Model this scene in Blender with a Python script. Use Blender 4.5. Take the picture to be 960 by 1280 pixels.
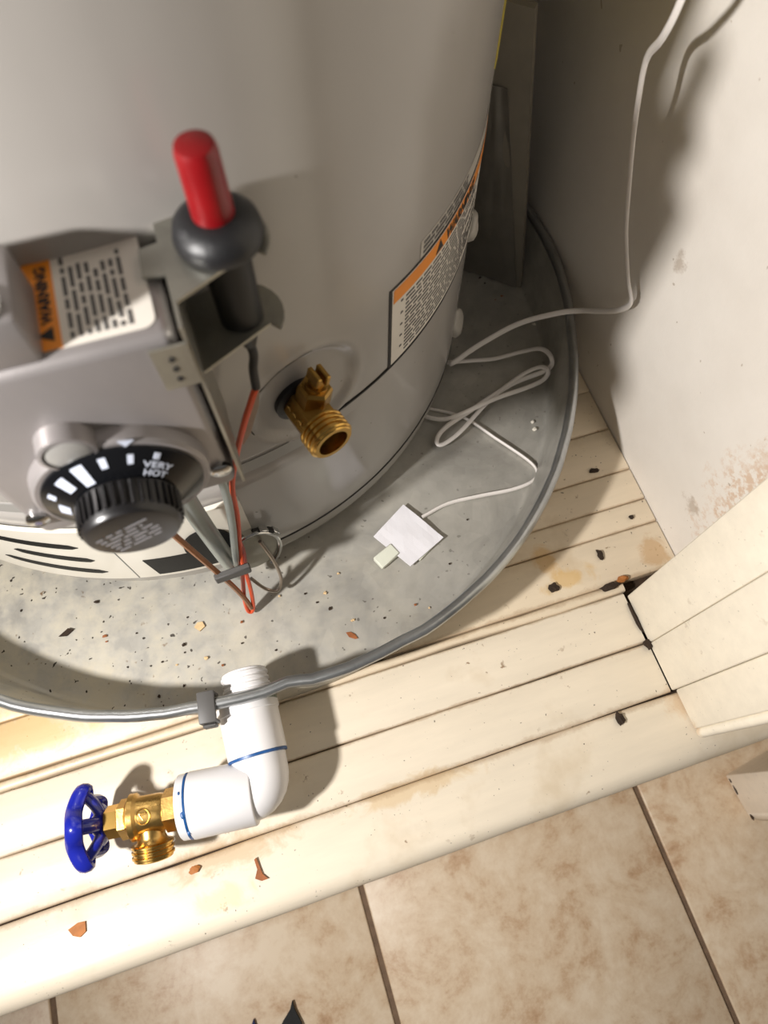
import bpy, bmesh, math, random
from mathutils import Vector, Matrix, Quaternion
from mathutils import noise as mnoise
random.seed(7)
S = bpy.context.scene
COL = S.collection
for o in list(bpy.data.objects):
    bpy.data.objects.remove(o, do_unlink=True)
rad = math.radians
V = Vector

# ------------------------------------------------------------------ camera
cam_d = bpy.data.cameras.new('camera')
cam = bpy.data.objects.new('camera', cam_d)
COL.objects.link(cam)
R_ = V((0.95233, -0.30500, 0.00656)); U_ = V((0.27730, 0.87462, 0.39776)); W_ = V((0.12705, 0.37700, -0.91746))
cam.matrix_world = Matrix(((R_.x, U_.x, -W_.x, 0), (R_.y, U_.y, -W_.y, 0), (R_.z, U_.z, -W_.z, 0.5386), (0, 0, 0, 1)))
cam_d.sensor_fit = 'VERTICAL'
cam_d.sensor_height = 36.0
cam_d.lens = 36.0 * 850.0 / 1280.0
cam_d.clip_start = 0.01
cam_d.clip_end = 50
cam_d.dof.use_dof = True
cam_d.dof.focus_distance = 0.50
cam_d.dof.aperture_fstop = 7.5
S.camera = cam

# ------------------------------------------------------------------ world and lights
w = bpy.data.worlds.new('room_light'); S.world = w; w.use_nodes = True
bg = w.node_tree.nodes['Background']
bg.inputs[0].default_value = (1.0, 0.94, 0.87, 1)
bg.inputs[1].default_value = 0.11

ld = bpy.data.lights.new('flashlight', 'SPOT')
ld.energy = 31
ld.color = (1.0, 0.965, 0.935)
ld.shadow_soft_size = 0.022
ld.spot_size = rad(146)
ld.spot_blend = 1.0
lo = bpy.data.objects.new('flashlight', ld); COL.objects.link(lo)
lo.location = (-0.46, -0.01, 0.555)
lo.rotation_euler = (V((0.50, 0.16, 0.08)) - lo.location).to_track_quat('-Z', 'Y').to_euler()

rd = bpy.data.lights.new('fill_light', 'AREA')  # added area fill for soft room ambience, not an actual ceiling lamp
rd.shape = 'RECTANGLE'; rd.size = 0.9; rd.size_y = 0.5; rd.energy = 1.5; rd.color = (1.0, 0.94, 0.87)
ro = bpy.data.objects.new('fill_light', rd); COL.objects.link(ro)
ro.location = (-0.5, -1.0, 1.9)
ro.rotation_euler = (V((0.0, 0.1, 0.1)) - ro.location).to_track_quat('-Z', 'Y').to_euler()

S.view_settings.view_transform = 'Standard'
S.view_settings.look = 'None'
S.view_settings.gamma = 1.0
S.view_settings.use_curve_mapping = False
S.view_settings.exposure = 0.0

# ------------------------------------------------------------------ materials
def lin(c):
    f = lambda v: v / 12.92 if v <= 0.04045 else ((v + 0.055) / 1.055) ** 2.4
    return tuple(f(v / 255.0) for v in c) + (1.0,)

class NT:
    def __init__(s, m):
        s.t = m.node_tree; s.n = s.t.nodes; s.b = s.n['Principled BSDF']
    def add(s, typ, **k):
        n = s.n.new(typ)
        for a, b in k.items(): setattr(n, a, b)
        return n
    def link(s, a, b): s.t.links.new(a, b)
    def coord(s):
        return s.add('ShaderNodeTexCoord').outputs['Object']
    def noise(s, co, scale, detail=4, rough=0.6, dist=0.0):
        n = s.add('ShaderNodeTexNoise'); n.inputs['Scale'].default_value = scale
        n.inputs['Detail'].default_value = detail; n.inputs['Roughness'].default_value = rough
        n.inputs['Distortion'].default_value = dist
        s.link(co, n.inputs['Vector']); return n.outputs['Fac']
    def ramp(s, fac, stops):
        r = s.add('ShaderNodeValToRGB'); e = r.color_ramp.elements
        e[0].position, e[0].color = stops[0][0], stops[0][1]
        e[1].position, e[1].color = stops[-1][0], stops[-1][1]
        for p, c in stops[1:-1]:
            q = e.new(p); q.color = c
        s.link(fac, r.inputs[0]); return r.outputs[0]
    def thr(s, fac, a, b):
        return s.ramp(fac, [(a, (0, 0, 0, 1)), (b, (1, 1, 1, 1))])
    def mix(s, fac, a, b, mode='MIX'):
        m = s.add('ShaderNodeMix'); m.data_type = 'RGBA'; m.blend_type = mode
        for sock, v in ((m.inputs[0], fac), (m.inputs[6], a), (m.inputs[7], b)):
            if hasattr(v, 'node'): s.link(v, sock)
            else: sock.default_value = v
        return m.outputs[2]
    def math(s, op, a, b=0.0, clamp=False):
        m = s.add('ShaderNodeMath', operation=op); m.use_clamp = clamp
        for sock, v in ((m.inputs[0], a), (m.inputs[1], b)):
            if hasattr(v, 'node'): s.link(v, sock)
            else: sock.default_value = v
        return m.outputs[0]
    def dist(s, co, p, sc=(1, 1, 1)):
        a = s.add('ShaderNodeVectorMath', operation='SUBTRACT'); s.link(co, a.inputs[0]); a.inputs[1].default_value = p
        b = s.add('ShaderNodeVectorMath', operation='MULTIPLY'); s.link(a.outputs[0], b.inputs[0]); b.inputs[1].default_value = sc
        c = s.add('ShaderNodeVectorMath', operation='LENGTH'); s.link(b.outputs[0], c.inputs[0])
        return c.outputs['Value']
    def bump(s, h, strength, distance=0.001):
        b = s.add('ShaderNodeBump'); b.inputs['Strength'].default_value = strength; b.inputs['Distance'].default_value = distance
        s.link(h, b.inputs['Height']); s.link(b.outputs[0], s.b.inputs['Normal'])

def mat(name, color, rough=0.5, metal=0.0, coat=0.0, spec=0.5, vary=0.0, vscale=40, bump=0.0, bscale=200, rvary=0.0):
    m = bpy.data.materials.new(name); m.use_nodes = True
    t = NT(m); c = lin(color)
    t.b.inputs['Roughness'].default_value = rough; t.b.inputs['Metallic'].default_value = metal
    t.b.inputs['Coat Weight'].default_value = coat; t.b.inputs['Specular IOR Level'].default_value = spec
    t.b.inputs['Base Color'].default_value = c
    co = t.coord()
    if vary:
        n = t.noise(co, vscale, 5)
        d = tuple(max(0, x * (1 - vary)) for x in c[:3]) + (1,); u = tuple(min(1, x * (1 + vary * 0.6)) for x in c[:3]) + (1,)
        t.link(t.ramp(n, [(0.3, d), (0.7, u)]), t.b.inputs['Base Color'])
    else:
        n = t.noise(co, vscale, 3)
        d = tuple(x * 0.96 for x in c[:3]) + (1,)
        t.link(t.ramp(n, [(0.35, d), (0.65, c)]), t.b.inputs['Base Color'])
    if rvary:
        n2 = t.noise(co, vscale * 0.7, 4)
        mr = t.add('ShaderNodeMapRange'); t.link(n2, mr.inputs[0])
        mr.inputs[1].default_value = 0.3; mr.inputs[2].default_value = 0.7
        mr.inputs[3].default_value = max(0.03, rough - rvary); mr.inputs[4].default_value = rough + rvary
        t.link(mr.outputs[0], t.b.inputs['Roughness'])
    if bump:
        t.bump(t.noise(co, bscale, 4), bump)
    return m

def paint_material(name, base, dirt=(150, 118, 78), amount=0.5, specks=1.0, stains=(), rough=0.42, joints=()):
    """old brushed paint on wood: faint brush relief, specks, brown wear; stains = (point, radius, colour)"""
    m = bpy.data.materials.new(name); m.use_nodes = True; t = NT(m)
    geo = t.add('ShaderNodeNewGeometry').outputs['Position']
    mp = t.add('ShaderNodeMapping'); mp.inputs['Scale'].default_value = (9, 60, 60); t.link(geo, mp.inputs[0])
    brush = t.noise(mp.outputs[0], 1.6, 5, 0.6)
    big = t.noise(geo, 11, 5, 0.65)
    col = t.mix(t.thr(brush, 0.35, 0.75), lin(base), tuple(x * 0.91 for x in lin(base)[:3]) + (1,))
    d1 = t.math('MULTIPLY', t.thr(big, 0.56, 0.72), amount)
    col = t.mix(d1, col, lin(tuple(int(b * 0.72 + d * 0.28) for b, d in zip(base, dirt))))
    fine = t.noise(geo, 95, 3, 0.7)
    d2 = t.math('MULTIPLY', t.math('MULTIPLY', t.thr(fine, 0.64, 0.70), t.thr(t.noise(geo, 20, 3), 0.50, 0.62)), 0.8 * specks)
    col = t.mix(d2, col, lin((125, 92, 55)))
    pin = t.noise(geo, 420, 1, 0.5)
    d3 = t.math('MULTIPLY', t.math('MULTIPLY', t.thr(pin, 0.735, 0.76), t.thr(t.noise(geo, 35, 2), 0.48, 0.60)), 0.9 * specks)
    col = t.mix(d3, col, lin((58, 44, 30)))
    for p, r, c in stains:
        dd = t.dist(geo, p[:3], p[3] if len(p) > 3 else (1, 1, 1))
        nn = t.noise(geo, 55, 5, 0.65, 0.6)
        k = t.math('ADD', t.math('DIVIDE', dd, r), t.math('MULTIPLY', t.math('SUBTRACT', nn, 0.5), 2.4))
        mk = t.ramp(k, [(0.45, (1, 1, 1, 1)), (0.95, (0, 0, 0, 1))])
        col = t.mix(t.math('MULTIPLY', mk, 0.60), col, lin(c))
    if joints:
        sep = t.add('ShaderNodeSeparateXYZ'); t.link(geo, sep.inputs[0])
        for jy, jw in joints:
            dj = t.math('DIVIDE', t.math('ABSOLUTE', t.math('SUBTRACT', sep.outputs['Y'], jy)), jw)
            kj = t.math('ADD', dj, t.math('MULTIPLY', t.math('SUBTRACT', t.noise(geo, 48, 5, 0.72), 0.5), 2.6))
            col = t.mix(t.math('MULTIPLY', t.ramp(kj, [(0.35, (1, 1, 1, 1)), (1.0, (0, 0, 0, 1))]), 0.45), col, lin((160, 130, 94)))
    t.link(col, t.b.inputs['Base Color'])
    t.b.inputs['Roughness'].default_value = rough
    h = t.math('ADD', t.math('MULTIPLY', brush, 0.7), t.math('MULTIPLY', fine, 0.3))
    t.bump(h, 0.35, 0.0008)
    return m

def tile_material():
    m = bpy.data.materials.new('ceramic_tile'); m.use_nodes = True; t = NT(m)
    geo = t.add('ShaderNodeNewGeometry').outputs['Position']
    a = t.noise(geo, 16, 6, 0.72, 0.4); b = t.noise(geo, 60, 5, 0.7)
    s = t.math('ADD', t.math('MULTIPLY', a, 0.62), t.math('MULTIPLY', b, 0.38))
    c = t.ramp(s, [(0.40, lin((232, 214, 188))), (0.52, lin((219, 196, 166))), (0.60, lin((201, 170, 137))), (0.70, lin((172, 134, 100)))])
    t.link(c, t.b.inputs['Base Color']); t.b.inputs['Roughness'].default_value = 0.42
    t.bump(a, 0.15, 0.001)
    return m

def galvanised(name, base=(150, 150, 146), rough=0.38, dirt=0.0, metal=0.85):
    m = bpy.data.materials.new(name); m.use_nodes = True; t = NT(m)
    geo = t.add('ShaderNodeNewGeometry').outputs['Position']
    vor = t.add('ShaderNodeTexVoronoi'); vor.inputs['Scale'].default_value = 85; t.link(geo, vor.inputs['Vector'])
    sp = t.math('MULTIPLY', vor.outputs['Color'], 1.0)
    n1 = t.noise(geo, 14, 5, 0.65, 0.5)
    f = t.math('ADD', t.math('MULTIPLY', sp, 0.10), t.math('MULTIPLY', n1, 0.90))
    lo_, hi_ = tuple(int(v * 0.86) for v in base), tuple(min(255, int(v * 1.10)) for v in base)
    col = t.ramp(f, [(0.3, lin(lo_)), (0.7, lin(hi_))])
    if dirt:
        side = t.dist(geo, (-0.30, 0.10, 0.0), (1.0, 0.9, 0.0))
        near = t.ramp(side, [(0.15, (1, 1, 1, 1)), (0.46, (0, 0, 0, 1))])
        d = t.math('MULTIPLY', t.thr(t.noise(geo, 24, 6, 0.7), 0.42, 0.62), t.math('MULTIPLY', near, dirt))
        col = t.mix(d, col, lin((196, 188, 168)))
        fl = t.math('MULTIPLY', t.thr(t.noise(geo, 120, 2, 0.6), 0.70, 0.78), t.math('ADD', t.math('MULTIPLY', near, 0.8), 0.12))
        col = t.mix(fl, col, lin((110, 82, 52)))
        pk = t.math('MULTIPLY', t.thr(t.noise(geo, 210, 1), 0.72, 0.745), t.math('ADD', t.math('MULTIPLY', near, 0.7), 0.3))
        col = t.mix(pk, col, lin((45, 36, 28)))
        mt = t.math('SUBTRACT', metal, t.math('MULTIPLY', d, metal * 0.9))
        t.link(mt, t.b.inputs['Metallic'])
        rr = t.math('ADD', rough, t.math('MULTIPLY', d, 0.35)); t.link(rr, t.b.inputs['Roughness'])
    else:
        t.b.inputs['Metallic'].default_value = metal; t.b.inputs['Roughness'].default_value = rough
    t.link(col, t.b.inputs['Base Color'])
    t.bump(n1, 0.25, 0.0015)
    return m

def wall_material():
    m = bpy.data.materials.new('wall_paint'); m.use_nodes = True; t = NT(m)
    geo = t.add('ShaderNodeNewGeometry').outputs['Position']
    n = t.noise(geo, 9, 5, 0.6); f = t.noise(geo, 160, 3, 0.6)
    col = t.ramp(n, [(0.3, lin((220, 213, 203))), (0.7, lin((232, 226, 217)))])
    dd = t.dist(geo, (0.297, 0.112, 0.115), (1, 1.6, 0.55))
    k = t.math('ADD', t.math('DIVIDE', dd, 0.045), t.math('MULTIPLY', t.math('SUBTRACT', t.noise(geo, 60, 6, 0.75), 0.5), 3.0))
    mk = t.math('MULTIPLY', t.ramp(k, [(0.3, (1, 1, 1, 1)), (1.0, (0, 0, 0, 1))]), t.thr(f, 0.45, 0.58))
    col = t.mix(t.math('MULTIPLY', mk, 0.7), col, lin((200, 166, 134)))
    for p, r in (((0.297, 0.131, 0.056), 0.012), ((0.297, 0.26, 0.185), 0.010)):
        dd = t.dist(geo, p); k = t.math('ADD', t.math('DIVIDE', dd, r), t.math('MULTIPLY', t.math('SUBTRACT', t.noise(geo, 90, 5, 0.7), 0.5), 3.0))
        col = t.mix(t.math('MULTIPLY', t.ramp(k, [(0.2, (1, 1, 1, 1)), (0.8, (0, 0, 0, 1))]), 0.5), col, lin((150, 128, 104)))
    pk = t.math('MULTIPLY', t.thr(t.noise(geo, 130, 1), 0.775, 0.80), 0.5)
    col = t.mix(pk, col, lin((140, 118, 92)))
    t.link(col, t.b.inputs['Base Color']); t.b.inputs['Roughness'].default_value = 0.55
    t.bump(f, 0.25, 0.0008)
    return m

def tank_material():
    m = bpy.data.materials.new('grey_enamel'); m.use_nodes = True; t = NT(m)
    co = t.coord()
    n = t.noise(co, 7, 3); 
    col = t.ramp(n, [(0.3, lin((158, 154, 149))), (0.7, lin((166, 162, 157)))])
    pk = t.thr(t.noise(co, 150, 1), 0.80, 0.81)
    col = t.mix(t.math('MULTIPLY', pk, 0.7), col, lin((80, 70, 60)))
    t.link(col, t.b.inputs['Base Color'])
    t.b.inputs['Roughness'].default_value = 0.20; t.b.inputs['Specular IOR Level'].default_value = 0.5
    mp = t.add('ShaderNodeMapping'); mp.inputs['Scale'].default_value = (22, 22, 1.4); t.link(co, mp.inputs[0])
    t.bump(t.noise(mp.outputs[0], 1.0, 2), 0.10, 0.004)
    return m

M = {}
M['tile'] = tile_material()
M['grout'] = mat('grout', (122, 100, 80), 0.9, vary=0.25, vscale=120, bump=0.4, bscale=500)
M['plank'] = paint_material('floor_paint', (229, 217, 196), amount=0.75, specks=1.0, joints=((0.0080, 0.0042), (0.0494, 0.0022), (0.0932, 0.0026)),
    stains=[((0.185, 0.118, 0, (0.8, 1.3, 1)), 0.020, (206, 165, 88)), ((0.165, 0.128, 0), 0.013, (198, 150, 74)), ((0.222, 0.104, 0, (0.6, 1.6, 1)), 0.016, (214, 180, 110)),
            ((0.285, 0.112, 0), 0.012, (196, 160, 108)), ((0.245, 0.0, 0), 0.016, (212, 180, 140)), ((-0.11, 0.005, 0, (0.35, 1.5, 1)), 0.020, (196, 166, 126)),
            ((0.03, 0.004, 0, (0.25, 1.6, 1)), 0.016, (206, 178, 134)), ((-0.12, -0.022, 0, (0.5, 1.4, 1)), 0.014, (222, 196, 150))])
M['plank_back'] = paint_material('floor_paint_worn', (222, 206, 180), amount=1.0, specks=1.4, joints=((0.1015, 0.004), (0.1430, 0.002), (0.1655, 0.002), (0.1955, 0.002), (0.2385, 0.002)),
    stains=[((0.205, 0.118, 0, (0.7, 1.7, 1)), 0.018, (206, 166, 92)), ((0.190, 0.140, 0, (1.3, 0.8, 1)), 0.015, (200, 156, 84)), ((0.282, 0.118, 0), 0.016, (190, 150, 98)),
            ((-0.25, 0.13, 0, (0.4, 1, 1)), 0.03, (226, 186, 118)), ((0.21, 0.30, 0, (0.5, 0.5, 1)), 0.03, (150, 112, 78))])
M['trim'] = paint_material('trim_paint', (242, 233, 214), amount=0.25, specks=0.35, stains=[((0.243, -0.02, 0.0), 0.012, (206, 176, 138))])
M['casing'] = paint_material('casing_paint', (244, 232, 214), amount=0.3, specks=0.8)
M['dirt'] = mat('grime', (64, 48, 34), 0.95, vary=0.5, vscale=150, bump=0.6, bscale=500)
M['wall'] = wall_material()
M['pan'] = galvanised('galvanised_sheet', (178, 175, 167), 0.42, dirt=0.8, metal=0.35)
M['rim'] = galvanised('galvanised_rim', (172, 174, 174), 0.28)
M['zinc'] = galvanised('zinc_plate', (168, 166, 156), 0.36)
M['tank'] = tank_material()
M['skirt'] = mat('grey_skirt', (150, 146, 138), 0.25, vary=0.05)
M['seam'] = mat('dark_seam', (30, 28, 26), 0.6)
M['band'] = mat('grey_band', (150, 148, 144), 0.35)
M['cover'] = mat('cream_cover', (226, 220, 206), 0.25, vary=0.03)
M['black'] = mat('black_gap', (9, 9, 9), 0.55, spec=0.25)
M['blackgloss'] = mat('black_glass', (8, 8, 9), 0.12)
M['brass'] = mat('brass', (204, 166, 98), 0.30, 1.0, vary=0.18, vscale=60, bump=0.15, bscale=250, rvary=0.08)
M['brass_dark'] = mat('aged_brass', (172, 136, 72), 0.36, 1.0, vary=0.30, vscale=70, bump=0.2, bscale=250, rvary=0.1)
M['brass_bright'] = mat('bright_brass', (222, 180, 100), 0.22, 1.0, vary=0.1, vscale=50)
M['valve'] = mat('grey_cast_metal', (152, 147, 146), 0.42, 0.45, vary=0.06, vscale=30, bump=0.06, bscale=600)
M['knob'] = mat('black_plastic', (26, 25, 26), 0.30, vary=0.15, vscale=80)
M['dial'] = mat('black_dial', (15, 16, 19), 0.22)
M['white_print'] = mat('white_print', (205, 212, 228), 0.5)
M['grey_print'] = mat('grey_print', (128, 126, 128), 0.5)
M['ink'] = mat('ink', (30, 28, 26), 0.6)
M['ink_grey'] = mat('ink_grey', (84, 82, 80), 0.6)
M['orange'] = mat('orange_label', (228, 138, 36), 0.45, vary=0.06, vscale=60)
M['paper'] = mat('white_label', (216, 210, 200), 0.45, vary=0.04, vscale=60)
M['clearlabel'] = mat('pale_label', (186, 181, 172), 0.35)
M['yellow'] = mat('yellow_label', (214, 196, 60), 0.4)
M['red'] = mat('red_plastic', (122, 9, 15), 0.34, vary=0.12, vscale=90)
M['rubber'] = mat('black_rubber', (24, 24, 26), 0.45, vary=0.25, vscale=120, bump=0.15, bscale=300)
M['blackbody'] = mat('black_ceramic', (8, 8, 9), 0.5)
M['pvc'] = mat('white_pvc', (232, 230, 230), 0.32, vary=0.02, vscale=40)
M['primer'] = mat('blue_primer', (24, 82, 142), 0.4, vary=0.3, vscale=140)
M['putty'] = mat('grey_green_putty', (134, 142, 128), 0.6, vary=0.4, vscale=160, bump=0.8, bscale=250)
M['handle'] = mat('blue_enamel', (26, 36, 150), 0.22, vary=0.08, vscale=60, coat=0.3)
M['clip'] = mat('dark_grey_plastic', (84, 82, 80), 0.5)
M['cord'] = mat('white_vinyl', (226, 220, 214), 0.38, vary=0.03)
M['pad'] = mat('white_tape', (234, 232, 236), 0.5, vary=0.03, bump=0.2, bscale=120)
M['plug'] = mat('clear_plug', (222, 224, 208), 0.25)
M['orange_wire'] = mat('orange_wire', (214, 78, 34), 0.4, vary=0.1, vscale=100)
M['brown_wire'] = mat('brown_tube', (136, 84, 42), 0.38, vary=0.15, vscale=100)
M['red_wire'] = mat('red_wire', (150, 42, 30), 0.4)
M['alu'] = mat('aluminium_tube', (160, 166, 162), 0.42, 0.8, vary=0.12)
M['copper'] = mat('steel_tube', (150, 138, 126), 0.28, 0.9, vary=0.12)
M['steel'] = mat('bright_steel', (205, 206, 205), 0.18, 1.0)
M['paper_tag'] = mat('paper_tag', (178, 168, 150), 0.7, vary=0.1)
M['film'] = mat('grey_plastic_wrap', (112, 108, 100), 0.32, vary=0.2, vscale=25, bump=0.3, bscale=40)
M['board'] = mat('grey_board', (132, 126, 114), 0.7, vary=0.12, vscale=20)
M['tan'] = mat('tan_chip', (178, 112, 54), 0.7, vary=0.25, vscale=150)
M['leaf'] = mat('dry_leaf', (150, 88, 44), 0.7, vary=0.3, vscale=200)
M['crumb'] = mat('pale_crumb', (216, 186, 140), 0.8, vary=0.15, vscale=200)
M['white_crumb'] = mat('white_crumb', (226, 220, 206), 0.7)
M['dark_crumb'] = mat('dark_crumb', (52, 38, 26), 0.9, vary=0.4, vscale=200)
M['cloth'] = mat('dark_cloth', (38, 38, 38), 0.85, vary=0.15, vscale=150, bump=0.3, bscale=400)
M['blue_cloth'] = mat('blue_cloth', (30, 40, 84), 0.8, vary=0.15, vscale=150)

# ------------------------------------------------------------------ mesh helpers
ROOT = {}
def empty(name, loc, label, cat, group=None, kind=None):
    o = bpy.data.objects.new(name, None); COL.objects.link(o); o.location = loc
    o.empty_display_size = 0.02
    o['label'] = label
    if cat: o['category'] = cat
    if group: o['group'] = group
    if kind: o['kind'] = kind
    ROOT[o.name] = V(loc)
    return o

def rootloc(o):
    return ROOT.get(o.name, V((0, 0, 0)))

def link(name, bm, m, parent=None, label=None, smooth=40, kind=None, origin=None, cat=None, group=None):
    """bm is in world coordinates; parts are stored relative to their thing's base"""
    bmesh.ops.remove_doubles(bm, verts=bm.verts, dist=1e-7)
    bmesh.ops.recalc_face_normals(bm, faces=bm.faces)
    if smooth:
        a = rad(smooth)
        for f in bm.faces: f.smooth = True
        for e in bm.edges:
            if len(e.link_faces) == 2:
                e.smooth = e.calc_face_angle(0) < a
    me = bpy.data.meshes.new(name); bm.to_mesh(me); bm.free()
    for mm in (m if isinstance(m, (list, tuple)) else [m]): me.materials.append(mm)
    o = bpy.data.objects.new(name, me); COL.objects.link(o)
    if parent is not None:
        base = rootloc(parent)
        me.transform(Matrix.Translation(-base)); o.parent = parent
        ROOT[o.name] = base
    elif origin is not None:
        me.transform(Matrix.Translation(-V(origin))); o.location = origin; ROOT[o.name] = V(origin)
    else:
        ROOT[o.name] = V((0, 0, 0))
    if label: o['label'] = label
    if cat: o['category'] = cat
    if group: o['group'] = group
    if kind: o['kind'] = kind
    return o

def B(): return bmesh.new()

def box(bm, lo, hi, bevel=0.0, seg=2, mtx=None, jitter=0.0):
    lo, hi = V(lo), V(hi)
    r = bmesh.ops.create_cube(bm, size=1.0)
    vs = r['verts']
    for v in vs:
        v.co = V((lo[i] + (v.co[i] + 0.5) * (hi[i] - lo[i]) for i in range(3)))
    if bevel:
        es = list({e for v in vs for e in v.link_edges})
        rr = bmesh.ops.bevel(bm, geom=es, offset=bevel, segments=seg, profile=0.5, affect='EDGES')
        vs = list({v for f in rr['faces'] for v in f.verts} | {v for v in vs if v.is_valid})
    if mtx is not None:
        for v in vs: v.co = mtx @ v.co
    return vs

def frame(axis, up=(0, 0, 1)):
    z = V(axis).normalized(); u = V(up)
    if abs(z.dot(u)) > 0.98: u = V((0, 1, 0))
    x = u.cross(z).normalized(); y = z.cross(x)
    return x, y, z

def lathe(bm, prof, origin, axis, seg=40, up=(0, 0, 1), caps=True, rmod=None):
    """prof: list of (distance along axis, radius)"""
    x, y, z = frame(axis, up); o = V(origin); rings = []
    for t, r in prof:
        ring = []
        for i in range(seg):
            a = 2 * math.pi * i / seg
            rr = r * (rmod(a, t) if rmod else 1)
            ring.append(bm.verts.new(o + z * t + (x * math.cos(a) + y * math.sin(a)) * rr))
        rings.append(ring)
    for a, b in zip(rings, rings[1:]):
        for i in range(seg):
            j = (i + 1) % seg
            bm.faces.new((a[i], a[j], b[j], b[i]))
    if caps:
        bm.faces.new(rings[0][::-1]); bm.faces.new(rings[-1])
    return rings

def catmull(pts, n=6):
    pts = [V(p) for p in pts]
    P = [2 * pts[0] - pts[1]] + pts + [2 * pts[-1] - pts[-2]]
    out = []
    for i in range(1, len(P) - 2):
        for k in range(n):
            t = k / n; a, b, c, d = P[i - 1], P[i], P[i + 1], P[i + 2]
            out.append(0.5 * ((2 * b) + (c - a) * t + (2 * a - 5 * b + 4 * c - d) * t * t + (3 * b - a - 3 * c + d) * t ** 3))
    out.append(pts[-1]); return out

def tube(bm, pts, r, seg=10, n=6, flat=1.0, closed=False, smooth=True, upv=None):
    P = catmull(pts, n) if smooth else [V(p) for p in pts]
    N = len(P); rings = []
    T = []
    for i in range(N):
        a = P[(i - 1) % N] if (closed or i > 0) else P[0]
        b = P[(i + 1) % N] if (closed or i < N - 1) else P[-1]
        T.append((b - a).normalized())
    u = V(upv) if upv else V((0, 0, 1))
    if abs(u.dot(T[0])) > 0.95: u = V((0, 1, 0))
    nrm = (u - T[0] * u.dot(T[0])).normalized()
    for i in range(N):
        nrm = (nrm - T[i] * nrm.dot(T[i])).normalized(); bn = T[i].cross(nrm)
        rr = r[i] if isinstance(r, list) else r
        rings.append([bm.verts.new(P[i] + (bn * math.cos(2 * math.pi * k / seg) * flat + nrm * math.sin(2 * math.pi * k / seg)) * rr) for k in range(seg)])
    for i in range(N if closed else N - 1):
        a, b = rings[i], rings[(i + 1) % N]
        for k in range(seg):
            j = (k + 1) % seg; bm.faces.new((a[k], a[j], b[j], b[k]))
    if not closed:
        bm.faces.new(rings[0][::-1]); bm.faces.new(rings[-1])

def prism(bm, poly, lo, hi, mtx=None):
    """poly in xy, extruded lo..hi in z, then placed by mtx"""
    a = [bm.verts.new((x, y, lo)) for x, y in poly]; b = [bm.verts.new((x, y, hi)) for x, y in poly]
    n = len(poly)
    bm.faces.new(a[::-1]); bm.faces.new(b)
    for i in range(n): bm.faces.new((a[i], a[(i + 1) % n], b[(i + 1) % n], b[i]))
    if mtx is not None:
        for v in a + b: v.co = mtx @ v.co

def place(origin, xax, yax):
    x = V(xax).normalized(); y = (V(yax) - x * V(yax).dot(x)).normalized(); z = x.cross(y)
    return Matrix(((x.x, y.x, z.x, origin[0]), (x.y, y.y, z.y, origin[1]), (x.z, y.z, z.z, origin[2]), (0, 0, 0, 1)))

def text_bm(s, size, extrude=0.0002, bold=0.0, space=1.0, align='LEFT', shear=0.0):
    c = bpy.data.curves.new('lettering', 'FONT'); c.body = s; c.size = size; c.extrude = extrude; c.offset = bold
    c.space_character = space; c.align_x = align; c.shear = shear; c.resolution_u = 3
    o = bpy.data.objects.new('lettering', c); COL.objects.link(o)
    dg = bpy.context.evaluated_depsgraph_get(); me = bpy.data.meshes.new_from_object(o.evaluated_get(dg))
    bm = B(); bm.from_mesh(me)
    bpy.data.objects.remove(o, do_unlink=True); bpy.data.curves.remove(c); bpy.data.meshes.remove(me)
    return bm

def lines_bm(w, h, rows, rng, fill=0.5, ragged=0.3, bullet=None):
    """rows of word-length strokes inside a w x h box, origin bottom left, u right"""
    bm = B(); pitch = h / rows; th = pitch * fill
    for r in range(rows):
        y = h - (r + 1) * pitch + (pitch - th) / 2
        end = w * (1 - ragged * rng.random()); x = 0.0
        while x < end:
            l = (0.6 + 2.2 * rng.random()) * pitch * 1.3
            l = min(l, end - x)
            if l < pitch * 0.4: break
            k = max(1, int(l / (w / 14)))
            for q in range(k):
                box(bm, (x + l * q / k, y, 0), (x + l * (q + 1) / k, y + th, 0.00015))
            x += l + pitch * 0.55
        if bullet and r % bullet == 0:
            box(bm, (-pitch * 1.4, y, 0), (-pitch * 0.8, y + th, 0.00015))
    return bm

# ------------------------------------------------------------------ setting: tile floor
ZF = -0.245
gb = B(); box(gb, (-1.6, -1.6, ZF - 0.05), (1.6, 0.35, ZF - 0.0025))
floor = link('floor', gb, M['grout'], kind='structure', smooth=0, label='beige mottled tile floor with brown grout in front of the closet')
gx = [-0.9734 - 0.312, -0.9734, -0.6611, -0.3488, -0.0401, 0.2674, 0.575, 0.883, 1.19]
gy = [-1.224, -0.916, -0.608, -0.300, 0.008, 0.316]
for i in range(len(gx) - 1):
    for j in range(len(gy) - 1):
        if gx[i] < -1.0 or gx[i + 1] > 1.1 or gy[j] < -1.0: continue
        tb = B(); g = 0.0027; dz = random.uniform(-0.0003, 0.0003)
        box(tb, (gx[i] + g, gy[j] + g, ZF - 0.01), (gx[i + 1] - g, gy[j + 1] - g, ZF + dz), 0.0016, 2)
        link('tile', tb, M['tile'], floor, smooth=60)

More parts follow.
